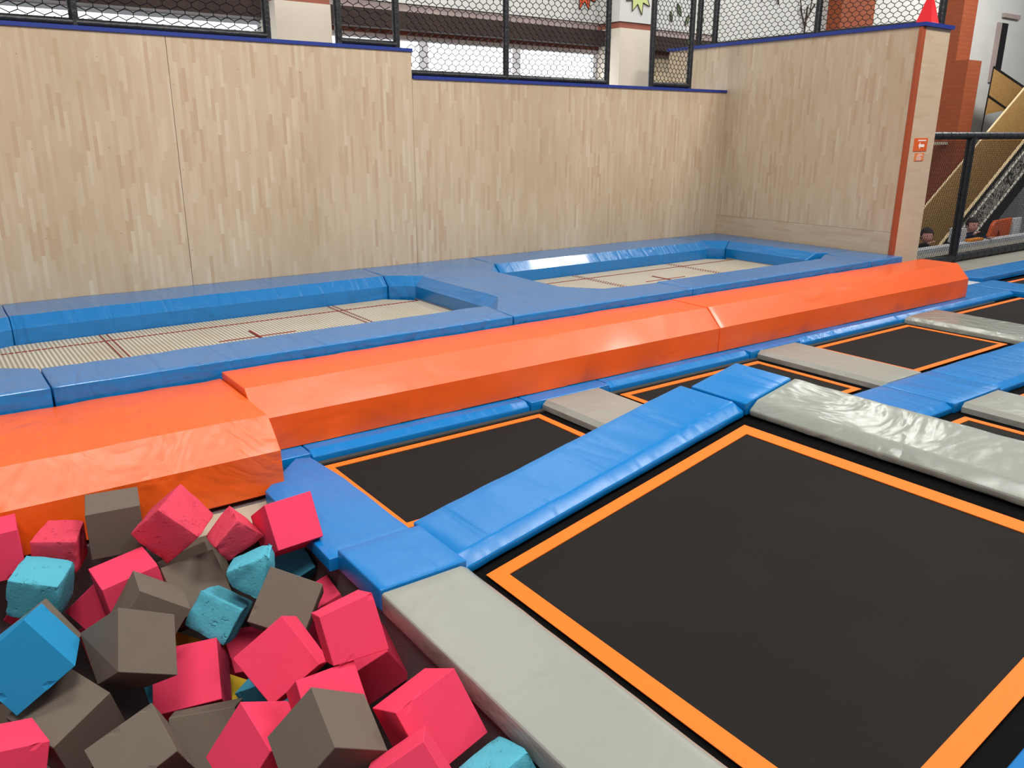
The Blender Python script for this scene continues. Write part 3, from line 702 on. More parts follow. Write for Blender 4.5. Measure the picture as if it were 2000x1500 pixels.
# ------------------------------------------------------------------ foam cubes
CUBES=[
('g1','grey',[0.33,3.202,0.023,0.331,3.199,0.214,0.361,3.391,0.026,0.362,3.389,0.219,0.519,3.171,0.022,0.52,3.169,0.216,0.55,3.36,0.025,0.551,3.357,0.217]),
('p2','pinkr',[0.452,3.088,0.142,0.549,2.992,0.258,0.566,3.229,0.164,0.669,3.13,0.286,0.561,3.026,0.01,0.668,2.926,0.135,0.672,3.168,0.029,0.77,3.071,0.146]),
('p3','pinkr',[0.705,2.882,0.096,0.805,2.885,0.186,0.707,3.016,0.088,0.815,3.021,0.2,0.759,2.91,0.009,0.904,2.876,0.089,0.785,3.026,0.001,0.897,3.019,0.09]),
('p4','pink',[0.91,2.77,0.071,0.906,2.875,0.223,0.903,2.925,-0.038,0.896,3.032,0.115,1.098,2.781,0.072,1.099,2.885,0.228,1.092,2.934,-0.038,1.087,3.042,0.116]),
('c5','cyanr',[0.711,2.728,0.005,0.694,2.732,0.071,0.777,2.834,-0.048,0.761,2.85,0.052,0.792,2.656,-0.052,0.837,2.658,0.126,0.898,2.762,-0.031,0.899,2.784,0.117]),
('c6','cyan',[1.006,2.989,-0.246,0.96,2.89,-0.161,0.991,3.078,-0.15,0.945,2.98,-0.065,1.136,2.966,-0.2,1.091,2.871,-0.104,1.121,3.054,-0.107,1.077,2.946,-0.045]),
('g7','grey',[0.556,2.854,-0.136,0.532,3.002,0.016,0.519,3.001,-0.286,0.494,3.151,-0.134,0.766,2.897,-0.147,0.74,3.048,0.009,0.728,3.046,-0.295,0.703,3.195,-0.142]),
('g8','grey',[0.596,3.147,-0.26,0.566,3.254,-0.088,0.688,3.307,-0.343,0.66,3.413,-0.171,0.773,3.08,-0.19,0.745,3.187,-0.017,0.866,3.24,-0.272,0.837,3.346,-0.1]),
('p9','pink',[0.339,2.86,-0.125,0.31,2.863,0.068,0.326,3.054,-0.13,0.298,3.058,0.064,0.531,2.873,-0.097,0.503,2.876,0.096,0.518,3.068,-0.102,0.491,3.071,0.091]),
('p10','pink',[0.318,3.318,-0.161,0.21,3.181,-0.148,0.421,3.247,-0.04,0.314,3.11,-0.028,0.406,3.236,-0.285,0.299,3.1,-0.273,0.51,3.165,-0.164,0.403,3.029,-0.152]),
('g11','grey',[0.305,2.687,-0.019,0.403,2.69,0.119,0.322,2.863,-0.034,0.418,2.869,0.107,0.453,2.665,-0.125,0.55,2.665,0.007,0.47,2.841,-0.14,0.572,2.839,-0.005]),
('g12','grey',[0.265,2.379,0.044,0.309,2.512,0.182,0.215,2.484,-0.044,0.204,2.643,0.058,0.433,2.406,-0.056,0.473,2.541,0.08,0.354,2.532,-0.146,0.39,2.665,-0.021]),
('c13','cyanb',[-0.101,2.506,0.129,0.06,2.493,0.244,-0.052,2.692,0.084,0.119,2.667,0.188,-0.005,2.442,-0.028,0.162,2.424,0.084,0.045,2.629,-0.069,0.201,2.621,0.05]),
('g14','grey',[-0.069,2.99,-0.102,0.004,2.87,0.015,0.076,3.099,-0.08,0.148,2.979,0.037,0.016,2.905,-0.239,0.088,2.786,-0.122,0.16,3.014,-0.217,0.232,2.895,-0.099]),
('c15','cyanr',[0.022,3.12,-0.066,0.042,3.085,0.09,0.103,3.261,-0.049,0.122,3.225,0.106,0.171,3.041,-0.106,0.192,3.005,0.052,0.251,3.184,-0.086,0.271,3.147,0.07]),
('p16','pinkr',[0.133,3.252,-0.002,0.139,3.238,0.144,0.199,3.391,0.008,0.222,3.367,0.163,0.273,3.189,-0.014,0.285,3.17,0.13,0.335,3.328,-0.01,0.341,3.317,0.145]),
('p17','pink',[-0.061,3.216,0.028,-0.064,3.225,0.209,-0.054,3.394,0.019,-0.056,3.404,0.2,0.115,3.208,0.031,0.111,3.22,0.213,0.123,3.387,0.021,0.12,3.397,0.204]),
('p18','pink',[0.366,2.562,-0.286,0.418,2.731,-0.148,0.428,2.684,-0.459,0.48,2.853,-0.324,0.575,2.485,-0.263,0.622,2.655,-0.132,0.635,2.606,-0.44,0.686,2.775,-0.305]),
('c19','cyanr',[0.541,2.785,-0.122,0.617,2.795,-0.001,0.623,2.906,-0.193,0.709,2.909,-0.071,0.645,2.674,-0.193,0.729,2.678,-0.073,0.729,2.797,-0.259,0.813,2.804,-0.127]),
('g20','grey',[0.193,2.352,-0.24,0.133,2.262,-0.09,0.376,2.355,-0.171,0.325,2.261,-0.016,0.226,2.191,-0.321,0.169,2.101,-0.166,0.409,2.194,-0.252,0.35,2.107,-0.093]),
('g21','grey',[0.008,2.547,-0.244,-0.033,2.493,-0.051,0.183,2.629,-0.183,0.142,2.574,0.009,0.103,2.367,-0.275,0.063,2.312,-0.082,0.278,2.448,-0.214,0.236,2.393,-0.024]),
('p22','pink',[-0.144,2.205,-0.126,-0.102,2.232,0.035,-0.17,2.371,-0.146,-0.128,2.397,0.015,0.016,2.225,-0.171,0.058,2.252,-0.012,-0.01,2.391,-0.192,0.031,2.417,-0.032]),
('g23','grey',[0.346,2.259,-0.341,0.38,2.357,-0.163,0.403,2.426,-0.445,0.428,2.529,-0.273,0.541,2.193,-0.338,0.568,2.295,-0.167,0.599,2.359,-0.442,0.637,2.454,-0.266]),
('p24','pink',[0.418,2.085,-0.135,0.525,2.056,0.027,0.573,2.132,-0.229,0.677,2.104,-0.071,0.44,1.903,-0.183,0.544,1.874,-0.027,0.597,1.949,-0.279,0.702,1.92,-0.121]),
('g25','grey',[0.624,1.604,0.137,0.64,1.784,0.196,0.515,1.663,-0.011,0.529,1.844,0.048,0.778,1.628,0.031,0.799,1.804,0.089,0.671,1.685,-0.118,0.688,1.864,-0.059]),
('p26','pink',[0.628,1.763,0.036,0.633,1.883,0.156,0.637,1.884,-0.085,0.643,2.005,0.036,0.798,1.753,0.039,0.803,1.873,0.159,0.808,1.874,-0.082,0.813,1.994,0.039]),
('p27','pink',[0.928,2.336,-0.097,0.889,2.171,-0.132,1.069,2.285,-0.014,1.03,2.119,-0.049,1.019,2.345,-0.245,0.98,2.18,-0.28,1.16,2.294,-0.161,1.119,2.13,-0.196]),
('p28','pink',[0.741,1.873,0.163,0.734,1.937,0.291,0.771,2.008,0.086,0.763,2.075,0.221,0.901,1.844,0.17,0.892,1.919,0.322,0.927,1.988,0.108,0.914,2.063,0.253]),
('g29','grey',[0.686,2.483,0.001,0.807,2.555,0.14,0.742,2.624,-0.12,0.861,2.696,0.016,0.832,2.369,-0.063,0.95,2.442,0.073,0.887,2.511,-0.186,1.005,2.583,-0.049]),
('p30','pink',[0.579,2.303,0.003,0.741,2.279,0.112,0.671,2.438,-0.1,0.834,2.413,0.005,0.645,2.166,-0.115,0.803,2.141,-0.016,0.732,2.303,-0.224,0.89,2.279,-0.12]),
('p31','pink',[1.084,2.615,-0.1,1.143,2.609,-0.254,1.1,2.78,-0.1,1.159,2.774,-0.254,0.929,2.635,-0.16,0.988,2.629,-0.314,0.945,2.8,-0.16,1.004,2.794,-0.314]),
('p32','pink',[0.865,1.551,-0.051,0.817,1.653,0.115,0.872,1.722,-0.153,0.828,1.822,0.015,1.058,1.568,-0.009,1.013,1.669,0.163,1.066,1.74,-0.109,1.016,1.843,0.057]),
('p33','pink',[0.689,1.4,-0.047,0.77,1.532,-0.128,0.838,1.357,0.032,0.919,1.49,-0.049,0.648,1.508,0.088,0.731,1.64,0.008,0.797,1.465,0.167,0.876,1.599,0.085]),
('c34','cyanr',[0.957,1.341,-0.105,0.925,1.38,0.026,0.953,1.478,-0.146,0.921,1.517,-0.016,1.101,1.355,-0.073,1.071,1.391,0.053,1.096,1.493,-0.115,1.066,1.528,0.009]),
('g35','grey',[0.174,2.834,-0.353,0.166,2.668,-0.429,0.23,2.905,-0.513,0.225,2.737,-0.589,0.004,2.862,-0.401,-0.002,2.694,-0.476,0.06,2.932,-0.56,0.054,2.764,-0.636]),
('y36','yellow',[0.541,2.692,-0.534,0.629,2.667,-0.4,0.589,2.848,-0.537,0.685,2.816,-0.408,0.667,2.651,-0.624,0.755,2.627,-0.489,0.715,2.808,-0.627,0.803,2.783,-0.492]),
('y38','yellow',[0.36,2.974,-0.378,0.46,2.845,-0.337,0.434,3.068,-0.264,0.534,2.939,-0.223,0.471,3.024,-0.493,0.572,2.896,-0.452,0.546,3.118,-0.379,0.645,2.99,-0.34]),
('c37','cyan',[0.734,2.582,-0.532,0.661,2.658,-0.391,0.892,2.661,-0.492,0.817,2.739,-0.349,0.779,2.44,-0.43,0.704,2.518,-0.288,0.937,2.519,-0.39,0.862,2.596,-0.248]),
('p39','pink',[0.092,3.371,-0.107,0.013,3.29,-0.171,0.107,3.28,-0.013,0.035,3.189,-0.088,0.19,3.323,-0.17,0.108,3.243,-0.234,0.205,3.232,-0.076,0.124,3.152,-0.141]),
('p41','pink',[0.457,3.318,-0.501,0.276,3.265,-0.5,0.431,3.41,-0.339,0.251,3.354,-0.34,0.503,3.162,-0.405,0.322,3.109,-0.404,0.477,3.253,-0.244,0.296,3.199,-0.245]),
('p42','pink',[0.672,2.911,-0.597,0.714,2.823,-0.424,0.685,3.09,-0.51,0.728,3.002,-0.337,0.865,2.918,-0.641,0.907,2.83,-0.467,0.878,3.096,-0.554,0.921,3.009,-0.381]),
('f','pink',[-1.182,2.721,-0.703,-1.063,2.571,-0.586,-0.994,2.625,-0.576,-1.18,2.833,-0.657,-1.129,2.62,-0.406,-0.977,2.69,-0.476,-1.176,2.74,-0.704,-0.961,2.711,-0.536]),
('f','grey',[-1.154,2.35,-0.919,-1.303,2.387,-0.833,-1.28,2.419,-0.693,-1.13,2.439,-0.963,-1.296,2.478,-0.898,-1.077,2.528,-0.664,-1.231,2.334,-0.871,-1.325,2.503,-0.799]),
('f','pink',[-0.663,2.61,-0.622,-0.73,2.478,-0.603,-0.762,2.693,-0.49,-0.752,2.659,-0.358,-0.806,2.491,-0.382,-0.807,2.64,-0.411,-0.566,2.446,-0.388,-0.745,2.521,-0.314]),
('f','grey',[-0.761,1.483,-0.469,-0.74,1.413,-0.719,-0.728,1.594,-0.712,-0.684,1.652,-0.649,-0.51,1.426,-0.656,-0.765,1.571,-0.7,-0.485,1.491,-0.602,-0.558,1.387,-0.509]),
('f','pink',[-0.3,2.973,-0.421,-0.501,3.142,-0.251,-0.364,2.931,-0.471,-0.602,3.068,-0.302,-0.404,3.127,-0.478,-0.396,3.175,-0.314,-0.484,3.185,-0.348,-0.505,3.167,-0.416]),
('f','cyan',[0.486,3.101,-0.456,0.427,3.146,-0.514,0.554,2.947,-0.742,0.468,3.2,-0.669,0.656,2.986,-0.525,0.455,2.944,-0.72,0.585,2.912,-0.685,0.442,2.968,-0.731]),
('f','pink',[-0.137,2.407,-0.637,-0.118,2.279,-0.708,0.147,2.297,-0.64,0.12,2.265,-0.641,0.113,2.297,-0.595,0.138,2.352,-0.817,0.013,2.337,-0.868,-0.019,2.24,-0.791]),
('f','grey',[-1.073,1.011,-0.223,-1.054,0.828,-0.228,-0.9,0.836,-0.213,-0.978,0.794,-0.234,-1.004,0.782,-0.403,-1.085,1.004,-0.229,-1.137,0.907,-0.351,-1.038,0.779,-0.355]),
('f','pink',[-1.103,1.63,-0.734,-1.059,1.733,-0.457,-1.105,1.801,-0.772,-1.14,1.594,-0.543,-1.12,1.583,-0.571,-1.182,1.59,-0.636,-1.055,1.595,-0.647,-1.103,1.901,-0.547]),
('f','grey',[-0.045,1.493,-0.47,-0.313,1.64,-0.454,-0.221,1.721,-0.391,-0.135,1.604,-0.547,-0.105,1.595,-0.538,-0.049,1.661,-0.374,-0.309,1.451,-0.418,-0.19,1.62,-0.235]),
('f','pink',[1.054,1.492,-0.478,0.881,1.579,-0.666,0.936,1.61,-0.346,0.839,1.723,-0.591,0.922,1.467,-0.438,1.035,1.635,-0.373,0.986,1.555,-0.666,0.914,1.778,-0.481]),
('f','grey',[0.14,0.781,-0.532,-0.031,0.819,-0.517,0.205,0.999,-0.547,0.04,1.081,-0.483,0.25,0.883,-0.476,0.086,0.753,-0.472,0.12,0.898,-0.618,0.055,1.082,-0.412]),
('f','pink',[0.707,2,-0.771,0.761,1.737,-0.781,0.614,1.835,-0.723,0.808,2.038,-0.69,0.656,1.752,-0.665,0.89,1.928,-0.789,0.788,1.987,-0.557,0.758,1.717,-0.618]),
('f','grey',[0.931,0.99,-0.558,0.822,0.768,-0.702,0.715,0.881,-0.784,0.869,0.853,-0.51,0.954,0.983,-0.695,0.823,0.817,-0.773,0.769,1.051,-0.538,0.951,1.006,-0.665]),
('f','pink',[-0.713,1.186,-0.473,-0.886,1.369,-0.463,-0.975,1.331,-0.619,-0.841,1.125,-0.457,-0.938,1.355,-0.49,-0.874,1.389,-0.485,-0.877,1.398,-0.503,-0.677,1.192,-0.558]),
('f','cyan',[-0.762,2.837,-0.439,-0.874,2.788,-0.477,-0.578,2.722,-0.55,-0.705,2.901,-0.568,-0.614,2.631,-0.569,-0.713,2.859,-0.686,-0.689,2.671,-0.428,-0.609,2.685,-0.487]),
('f','pink',[-0.494,1.994,-0.541,-0.289,1.934,-0.423,-0.364,2.032,-0.484,-0.325,1.816,-0.41,-0.441,1.829,-0.532,-0.442,2.04,-0.514,-0.601,2.007,-0.38,-0.3,1.878,-0.341]),
('f','grey',[-0.978,1.036,-0.591,-1.271,1.045,-0.756,-1.008,0.954,-0.574,-1.177,1.187,-0.673,-1.07,0.883,-0.742,-1.095,1.186,-0.713,-1.113,1.122,-0.808,-0.994,1.123,-0.708]),
('f','pink',[0.384,1.608,-0.442,0.558,1.768,-0.34,0.526,1.612,-0.296,0.47,1.509,-0.514,0.489,1.582,-0.604,0.543,1.817,-0.474,0.662,1.705,-0.349,0.468,1.797,-0.443]),
('f','grey',[0.318,0.666,-0.577,0.324,0.593,-0.464,0.375,0.773,-0.606,0.421,0.904,-0.389,0.462,0.631,-0.473,0.484,0.682,-0.362,0.442,0.62,-0.486,0.327,0.836,-0.293]),
('f','pink',[0.123,2.452,-0.947,0.29,2.604,-0.738,0.306,2.427,-0.85,0.049,2.488,-0.912,0.185,2.639,-0.889,0.197,2.613,-0.668,0.22,2.631,-0.887,0.236,2.631,-0.708]),
('f','grey',[-0.583,2.153,-0.663,-0.738,1.943,-0.465,-0.664,2.228,-0.458,-0.56,2.008,-0.647,-0.798,2,-0.612,-0.688,2.189,-0.411,-0.726,2.187,-0.422,-0.583,2.07,-0.392]),
('f','pink',[-0.027,1.715,-0.563,0.015,1.77,-0.282,-0.011,1.972,-0.513,-0.074,1.712,-0.554,-0.113,1.677,-0.455,0.063,1.846,-0.297,-0.028,1.899,-0.283,-0.11,1.973,-0.412]),
('f','grey',[-0.696,2.811,-0.407,-0.543,2.939,-0.533,-0.764,3.102,-0.512,-0.636,3.071,-0.307,-0.516,2.987,-0.395,-0.708,2.843,-0.34,-0.79,3.102,-0.452,-0.774,3.051,-0.322]),
('f','pink',[-0.13,1.236,-0.667,-0.026,1.288,-0.639,-0.012,1.388,-0.786,-0.191,1.517,-0.794,-0.036,1.5,-0.77,-0.035,1.525,-0.627,-0.157,1.345,-0.835,-0.097,1.55,-0.605]),
('f','cyan',[-1.128,3.19,-0.69,-1.021,2.982,-0.547,-1.178,3.113,-0.618,-1.194,2.992,-0.626,-1.049,2.876,-0.742,-1.125,2.907,-0.774,-1.044,3.209,-0.69,-1.184,2.95,-0.753]),
('f','pink',[0.93,1.329,-0.724,0.777,1.538,-0.63,0.618,1.389,-0.781,0.809,1.458,-0.563,0.662,1.473,-0.618,0.729,1.483,-0.579,0.896,1.299,-0.784,0.905,1.499,-0.709]),
('f','grey',[-0.181,1.859,-0.916,-0.034,1.846,-0.622,-0.217,2.01,-0.82,-0.207,1.836,-0.894,-0.267,1.912,-0.828,-0.115,1.786,-0.633,-0.108,1.964,-0.918,-0.139,1.9,-0.6]),
('f','pink',[-0.154,2.129,-0.61,-0.162,2.216,-0.318,-0.186,1.935,-0.447,-0.279,2.065,-0.319,-0.232,2.259,-0.47,-0.331,2.071,-0.491,-0.063,2.072,-0.319,-0.038,2.189,-0.387]),
('f','grey',[0.599,1.916,-0.555,0.479,1.779,-0.709,0.38,1.829,-0.75,0.502,1.847,-0.765,0.359,1.778,-0.606,0.362,2.021,-0.515,0.551,1.961,-0.498,0.534,1.861,-0.494]),
('f','pink',[-0.391,2.37,-0.342,-0.661,2.45,-0.248,-0.535,2.502,-0.287,-0.603,2.411,-0.169,-0.669,2.214,-0.292,-0.481,2.307,-0.163,-0.668,2.449,-0.364,-0.583,2.382,-0.153]),
('f','grey',[-0.007,1.312,-0.43,0.025,1.357,-0.232,0.217,1.194,-0.209,0.088,1.198,-0.161,0.141,1.216,-0.487,0.009,1.303,-0.198,0.234,1.308,-0.245,0.109,1.144,-0.184]),
('f','pink',[-0.44,2.43,-0.268,-0.29,2.321,-0.376,-0.405,2.552,-0.222,-0.436,2.436,-0.372,-0.222,2.321,-0.335,-0.452,2.474,-0.327,-0.433,2.55,-0.342,-0.259,2.381,-0.175]),
('f','grey',[-0.473,2.029,-0.716,-0.305,2.048,-0.742,-0.387,2.145,-0.916,-0.446,2.05,-0.852,-0.268,2.143,-0.838,-0.441,2.016,-0.768,-0.276,2.093,-0.696,-0.296,2.169,-0.627]),
('f','pink',[-0.07,2.108,-0.221,0.06,2.01,-0.341,-0.097,2.24,-0.249,-0.018,2.323,-0.327,0.001,2.207,-0.209,0.086,2.212,-0.498,-0.072,2.316,-0.348,0.114,2.155,-0.484]),
('f','cyan',[-0.097,1.199,-0.691,-0.247,0.968,-0.807,-0.149,1.26,-0.857,-0.329,1.171,-0.647,-0.203,1.227,-0.914,-0.343,1.246,-0.732,-0.129,1.234,-0.682,-0.142,1.231,-0.668]),
('f','pink',[0.472,1.432,-0.351,0.541,1.317,-0.302,0.476,1.477,-0.533,0.685,1.301,-0.381,0.517,1.173,-0.497,0.619,1.222,-0.369,0.477,1.183,-0.466,0.512,1.476,-0.559]),
('f','grey',[-0.199,2.645,-0.579,-0.049,2.556,-0.681,-0.288,2.659,-0.609,-0.222,2.603,-0.569,-0.357,2.533,-0.792,-0.062,2.525,-0.801,-0.253,2.704,-0.846,-0.247,2.738,-0.794]),
('f','pink',[-1.054,2.924,-0.263,-1.294,2.744,-0.201,-1.048,2.917,-0.331,-1.188,2.771,-0.144,-1.055,2.807,-0.204,-1.146,2.749,-0.161,-1.213,2.998,-0.291,-1.177,2.807,-0.135]),
('f','grey',[-0.176,2.942,-0.419,-0.183,3.026,-0.5,0.016,2.966,-0.454,0.065,3.063,-0.292,-0.045,3.156,-0.229,-0.095,2.993,-0.226,-0.084,3.096,-0.54,-0.216,3.041,-0.471]),
('f','pink',[-1.097,2.199,-0.573,-1.131,2.101,-0.55,-0.963,2.039,-0.83,-0.948,1.996,-0.572,-1.157,1.989,-0.723,-1.116,2.022,-0.558,-1.09,2.248,-0.663,-1.03,2.17,-0.534]),
('f','grey',[-0.051,2.969,-0.858,0.055,2.817,-0.679,0.104,2.897,-0.768,-0.183,2.979,-0.618,0.107,2.874,-0.65,-0.11,2.926,-0.545,0.03,3.104,-0.623,-0.014,2.949,-0.858]),
('f','pink',[-0.969,2.498,-0.735,-0.969,2.594,-0.839,-1.027,2.631,-0.754,-0.928,2.765,-0.638,-0.887,2.615,-0.879,-0.789,2.524,-0.602,-0.92,2.725,-0.839,-0.922,2.759,-0.802]),
('f','grey',[0.451,2.132,-0.575,0.468,2.1,-0.626,0.553,2.159,-0.39,0.761,2.116,-0.513,0.713,1.95,-0.564,0.724,1.96,-0.559,0.447,2.087,-0.455,0.69,2.155,-0.411]),
('f','pink',[-0.26,2.9,-0.62,-0.576,2.963,-0.598,-0.539,2.93,-0.53,-0.256,2.922,-0.671,-0.281,2.869,-0.613,-0.364,2.944,-0.472,-0.34,2.874,-0.516,-0.559,3.056,-0.626]),
('f','cyan',[-0.835,0.869,-0.603,-0.917,0.825,-0.862,-0.878,0.726,-0.886,-0.812,0.903,-0.675,-0.954,0.777,-0.861,-0.83,0.791,-0.878,-0.762,0.881,-0.738,-0.907,0.9,-0.784]),
('f','pink',[0.128,1.837,-0.912,0.002,1.823,-0.741,0.102,1.69,-0.631,0.25,1.802,-0.612,0.156,1.816,-0.922,0.139,1.665,-0.874,0.052,1.762,-0.633,0.105,1.846,-0.901]),
('f','grey',[-0.529,1.333,-0.912,-0.454,1.18,-0.814,-0.548,1.384,-0.875,-0.524,1.444,-0.857,-0.366,1.497,-0.853,-0.25,1.288,-0.845,-0.514,1.215,-0.823,-0.283,1.417,-0.709]),
('f','pink',[-0.224,0.992,-0.848,-0.34,0.835,-0.679,-0.042,0.921,-0.692,-0.085,0.862,-0.616,-0.289,0.83,-0.881,-0.043,0.863,-0.835,-0.086,0.936,-0.86,-0.274,0.836,-0.893]),
('f','grey',[-0.698,1.05,-0.468,-0.389,1.045,-0.425,-0.556,1.128,-0.246,-0.672,1.063,-0.27,-0.454,0.911,-0.319,-0.476,1.174,-0.336,-0.628,1.047,-0.534,-0.415,1.129,-0.376]),
('f','pink',[-1.079,0.845,-0.429,-1.144,0.899,-0.482,-0.935,0.894,-0.432,-1.056,0.846,-0.441,-0.958,1.054,-0.522,-1.058,0.856,-0.464,-0.917,1.092,-0.444,-1.021,1.038,-0.553]),
('f','grey',[-0.312,1.099,-0.496,-0.077,1.058,-0.571,0.008,1.174,-0.454,-0.237,1.267,-0.515,-0.08,1.028,-0.339,-0.12,1.005,-0.543,-0.164,1.225,-0.3,-0.286,1.193,-0.351]),
('f','pink',[-0.781,2.056,-0.282,-1.085,1.951,-0.362,-1.065,2.117,-0.318,-0.971,1.977,-0.194,-1.091,2.023,-0.406,-1.071,2.106,-0.314,-0.977,1.937,-0.491,-1.091,1.972,-0.328]),
('f','grey',[-1.173,1.467,-0.684,-1,1.358,-0.65,-1.037,1.524,-0.646,-1.131,1.306,-0.66,-1.058,1.261,-0.566,-1.02,1.54,-0.458,-0.996,1.526,-0.47,-1.205,1.422,-0.397]),
('f','pink',[-0.724,0.598,-0.695,-0.671,0.65,-0.489,-0.86,0.783,-0.5,-0.767,0.577,-0.604,-0.653,0.63,-0.701,-0.658,0.87,-0.536,-0.665,0.682,-0.474,-0.856,0.649,-0.534]),
('f','cyan',[-0.788,1.706,-0.34,-0.758,1.707,-0.408,-0.756,1.698,-0.36,-0.747,1.859,-0.187,-0.597,1.962,-0.335,-0.87,1.795,-0.282,-0.7,1.898,-0.193,-0.703,1.701,-0.374]),
('f','pink',[-0.963,1.903,-0.251,-1.221,1.785,-0.309,-1.122,2.029,-0.207,-1.077,1.749,-0.305,-1.125,1.757,-0.393,-1.161,1.864,-0.175,-1.035,1.984,-0.197,-1.019,1.908,-0.189]),
('f','grey',[0.799,2.634,-0.757,1.025,2.744,-0.779,0.783,2.934,-0.719,0.954,2.808,-0.605,0.952,2.667,-0.67,0.963,2.74,-0.619,0.974,2.772,-0.876,0.851,2.672,-0.627]),
('f','pink',[0.627,1.093,-0.625,0.587,1.119,-0.879,0.359,1.046,-0.797,0.434,1.247,-0.652,0.641,1.176,-0.804,0.336,1.104,-0.773,0.608,1.24,-0.699,0.348,1.049,-0.703]),
('f','grey',[-0.808,2.307,-0.614,-0.95,2.098,-0.762,-0.872,2.1,-0.863,-0.718,2.325,-0.816,-0.815,2.323,-0.621,-0.94,2.124,-0.669,-0.685,2.197,-0.793,-0.94,2.215,-0.62]),
('f','pink',[-1.088,1.587,-0.508,-1.064,1.657,-0.473,-1.028,1.663,-0.542,-0.97,1.672,-0.571,-0.872,1.462,-0.327,-0.822,1.427,-0.437,-0.917,1.661,-0.324,-0.806,1.592,-0.564]),
('f','grey',[-0.335,2.505,-0.591,-0.108,2.35,-0.472,-0.431,2.442,-0.459,-0.194,2.471,-0.61,-0.412,2.368,-0.567,-0.13,2.368,-0.389,-0.158,2.312,-0.573,-0.279,2.544,-0.398]),
('f','pink',[0.28,1.709,-0.317,0.273,1.66,-0.52,0.213,1.687,-0.514,0.41,1.676,-0.409,0.346,1.688,-0.336,0.435,1.81,-0.334,0.343,1.666,-0.363,0.181,1.781,-0.348]),
('f','grey',[0.047,0.818,-0.746,0.097,1.013,-0.801,0.234,0.998,-0.88,0.095,1.019,-0.743,0.284,1.021,-0.695,0.226,0.729,-0.81,0.112,0.947,-0.625,0.192,1.052,-0.794]),
('f','pink',[-1.169,2.454,-0.558,-0.917,2.421,-0.581,-1.012,2.254,-0.718,-1.211,2.412,-0.61,-1.02,2.281,-0.778,-1.052,2.436,-0.51,-1.123,2.528,-0.574,-1.202,2.379,-0.756]),
('f','cyan',[-0.676,0.774,-0.315,-0.483,0.834,-0.453,-0.463,0.691,-0.473,-0.645,0.774,-0.221,-0.617,0.71,-0.189,-0.39,0.645,-0.392,-0.575,0.761,-0.472,-0.555,0.597,-0.233]),
('f','pink',[-0.865,2.284,-0.268,-1.106,2.435,-0.415,-1.071,2.476,-0.283,-0.871,2.541,-0.367,-0.824,2.311,-0.444,-0.935,2.244,-0.447,-0.881,2.257,-0.292,-1.116,2.391,-0.333]),
('f','grey',[-0.347,1.53,-0.617,-0.529,1.687,-0.655,-0.373,1.548,-0.678,-0.339,1.793,-0.463,-0.337,1.539,-0.647,-0.358,1.617,-0.746,-0.318,1.76,-0.746,-0.244,1.791,-0.659]),
('f','pink',[0.529,1.467,-0.671,0.494,1.528,-0.719,0.704,1.48,-0.81,0.505,1.634,-0.758,0.71,1.598,-0.846,0.517,1.529,-0.6,0.552,1.536,-0.817,0.573,1.601,-0.54]),
('f','grey',[0.564,2.668,-0.582,0.37,2.593,-0.749,0.463,2.71,-0.86,0.304,2.777,-0.625,0.344,2.804,-0.799,0.444,2.566,-0.732,0.549,2.83,-0.787,0.438,2.563,-0.721])
]

LAB = {
'g1': 'grey foam block standing upright against the orange beam',
'p2': 'large worn pink foam block with chipped edges in front of the orange beam',
'p3': 'worn crumbly pink foam block between the big chipped pink one and the clean pink one',
'p4': 'clean pink foam block tipped beside the broad blue pad, top right of the pit',
'c5': 'worn cyan foam block with torn top edge below the crumbly pink block',
'c6': 'small bit of cyan foam block tucked under the top right pink block',
'g7': 'grey foam block lying flat under the large chipped pink block',
'g8': 'grey foam block corner peeking between the chipped pink block and a flat grey block',
'p9': 'pink foam block wedged below the upright grey block',
'p10': 'shadowed deep pink foam block right of the worn cyan block on the left',
'g11': 'grey foam block with pale top between the wedged pink block and a cyan block',
'g12': 'large grey foam block on edge left of the pit centre, with dents',
'c13': 'bright blue foam block at the left image edge on a grey block',
'g14': 'grey foam block under the bright blue block, only its rim showing',
'c15': 'worn cyan foam block at the left, in front of the worn pink one',
'p16': 'worn pink foam block left of the upright grey block',
'p17': 'pink foam block cut by the left image edge near the orange beam',
'p18': 'pink foam block partly under the large dented grey block',
'c19': 'worn cyan foam block in the middle of the pit',
'g20': 'grey foam block with chipped corner at the bottom, right of the low left grey one',
'g21': 'grey foam block below the bright blue block at the lower left',
'p22': 'pink foam block in the bottom left corner of the photo',
'g23': 'grey foam block lying under the pink triangle shaped one at the bottom',
'p24': 'pink foam block tipped on its corner at the bottom, left of the big grey one',
'g25': 'big grey foam block tipped on its corner at the bottom centre',
'p26': 'pink foam block directly behind the big bottom grey block',
'p27': 'pink foam block lying low against the carpeted pit wall',
'p28': 'pink foam block leaning by the carpeted pit wall below the blue corner pad',
'g29': 'grey foam block tilted flat towards the camera, above the central pink block',
'p30': 'central pink foam block with nicked right edge',
'p31': 'pink foam block half hidden behind the tilted grey block by the pit wall',
'p32': 'large pink foam block near the grey pad at the bottom right of the pit',
'p33': 'pink foam block cut by the bottom image edge in front of the large pink one',
'c34': 'worn cyan foam block at the bottom right end of the pit',
'g35': 'sliver of grey foam block at the bottom image edge, left',
'y36': 'yellow foam block deep in the gap left of the central pink block',
'y38': 'yellow foam block deep below the central worn cyan block',
'c37': 'small cyan foam block showing in the gap below the central pink block',
'p39': 'pink foam block showing below the worn cyan block at the left edge',
'p41': 'pink foam block corner behind the large dented grey block',
'p42': 'dark shadowed pink foam block deep in the middle gap',
}
FACES = ((0, 1, 3, 2), (4, 6, 7, 5), (0, 4, 5, 1), (2, 3, 7, 6), (0, 2, 6, 4), (1, 5, 7, 3))
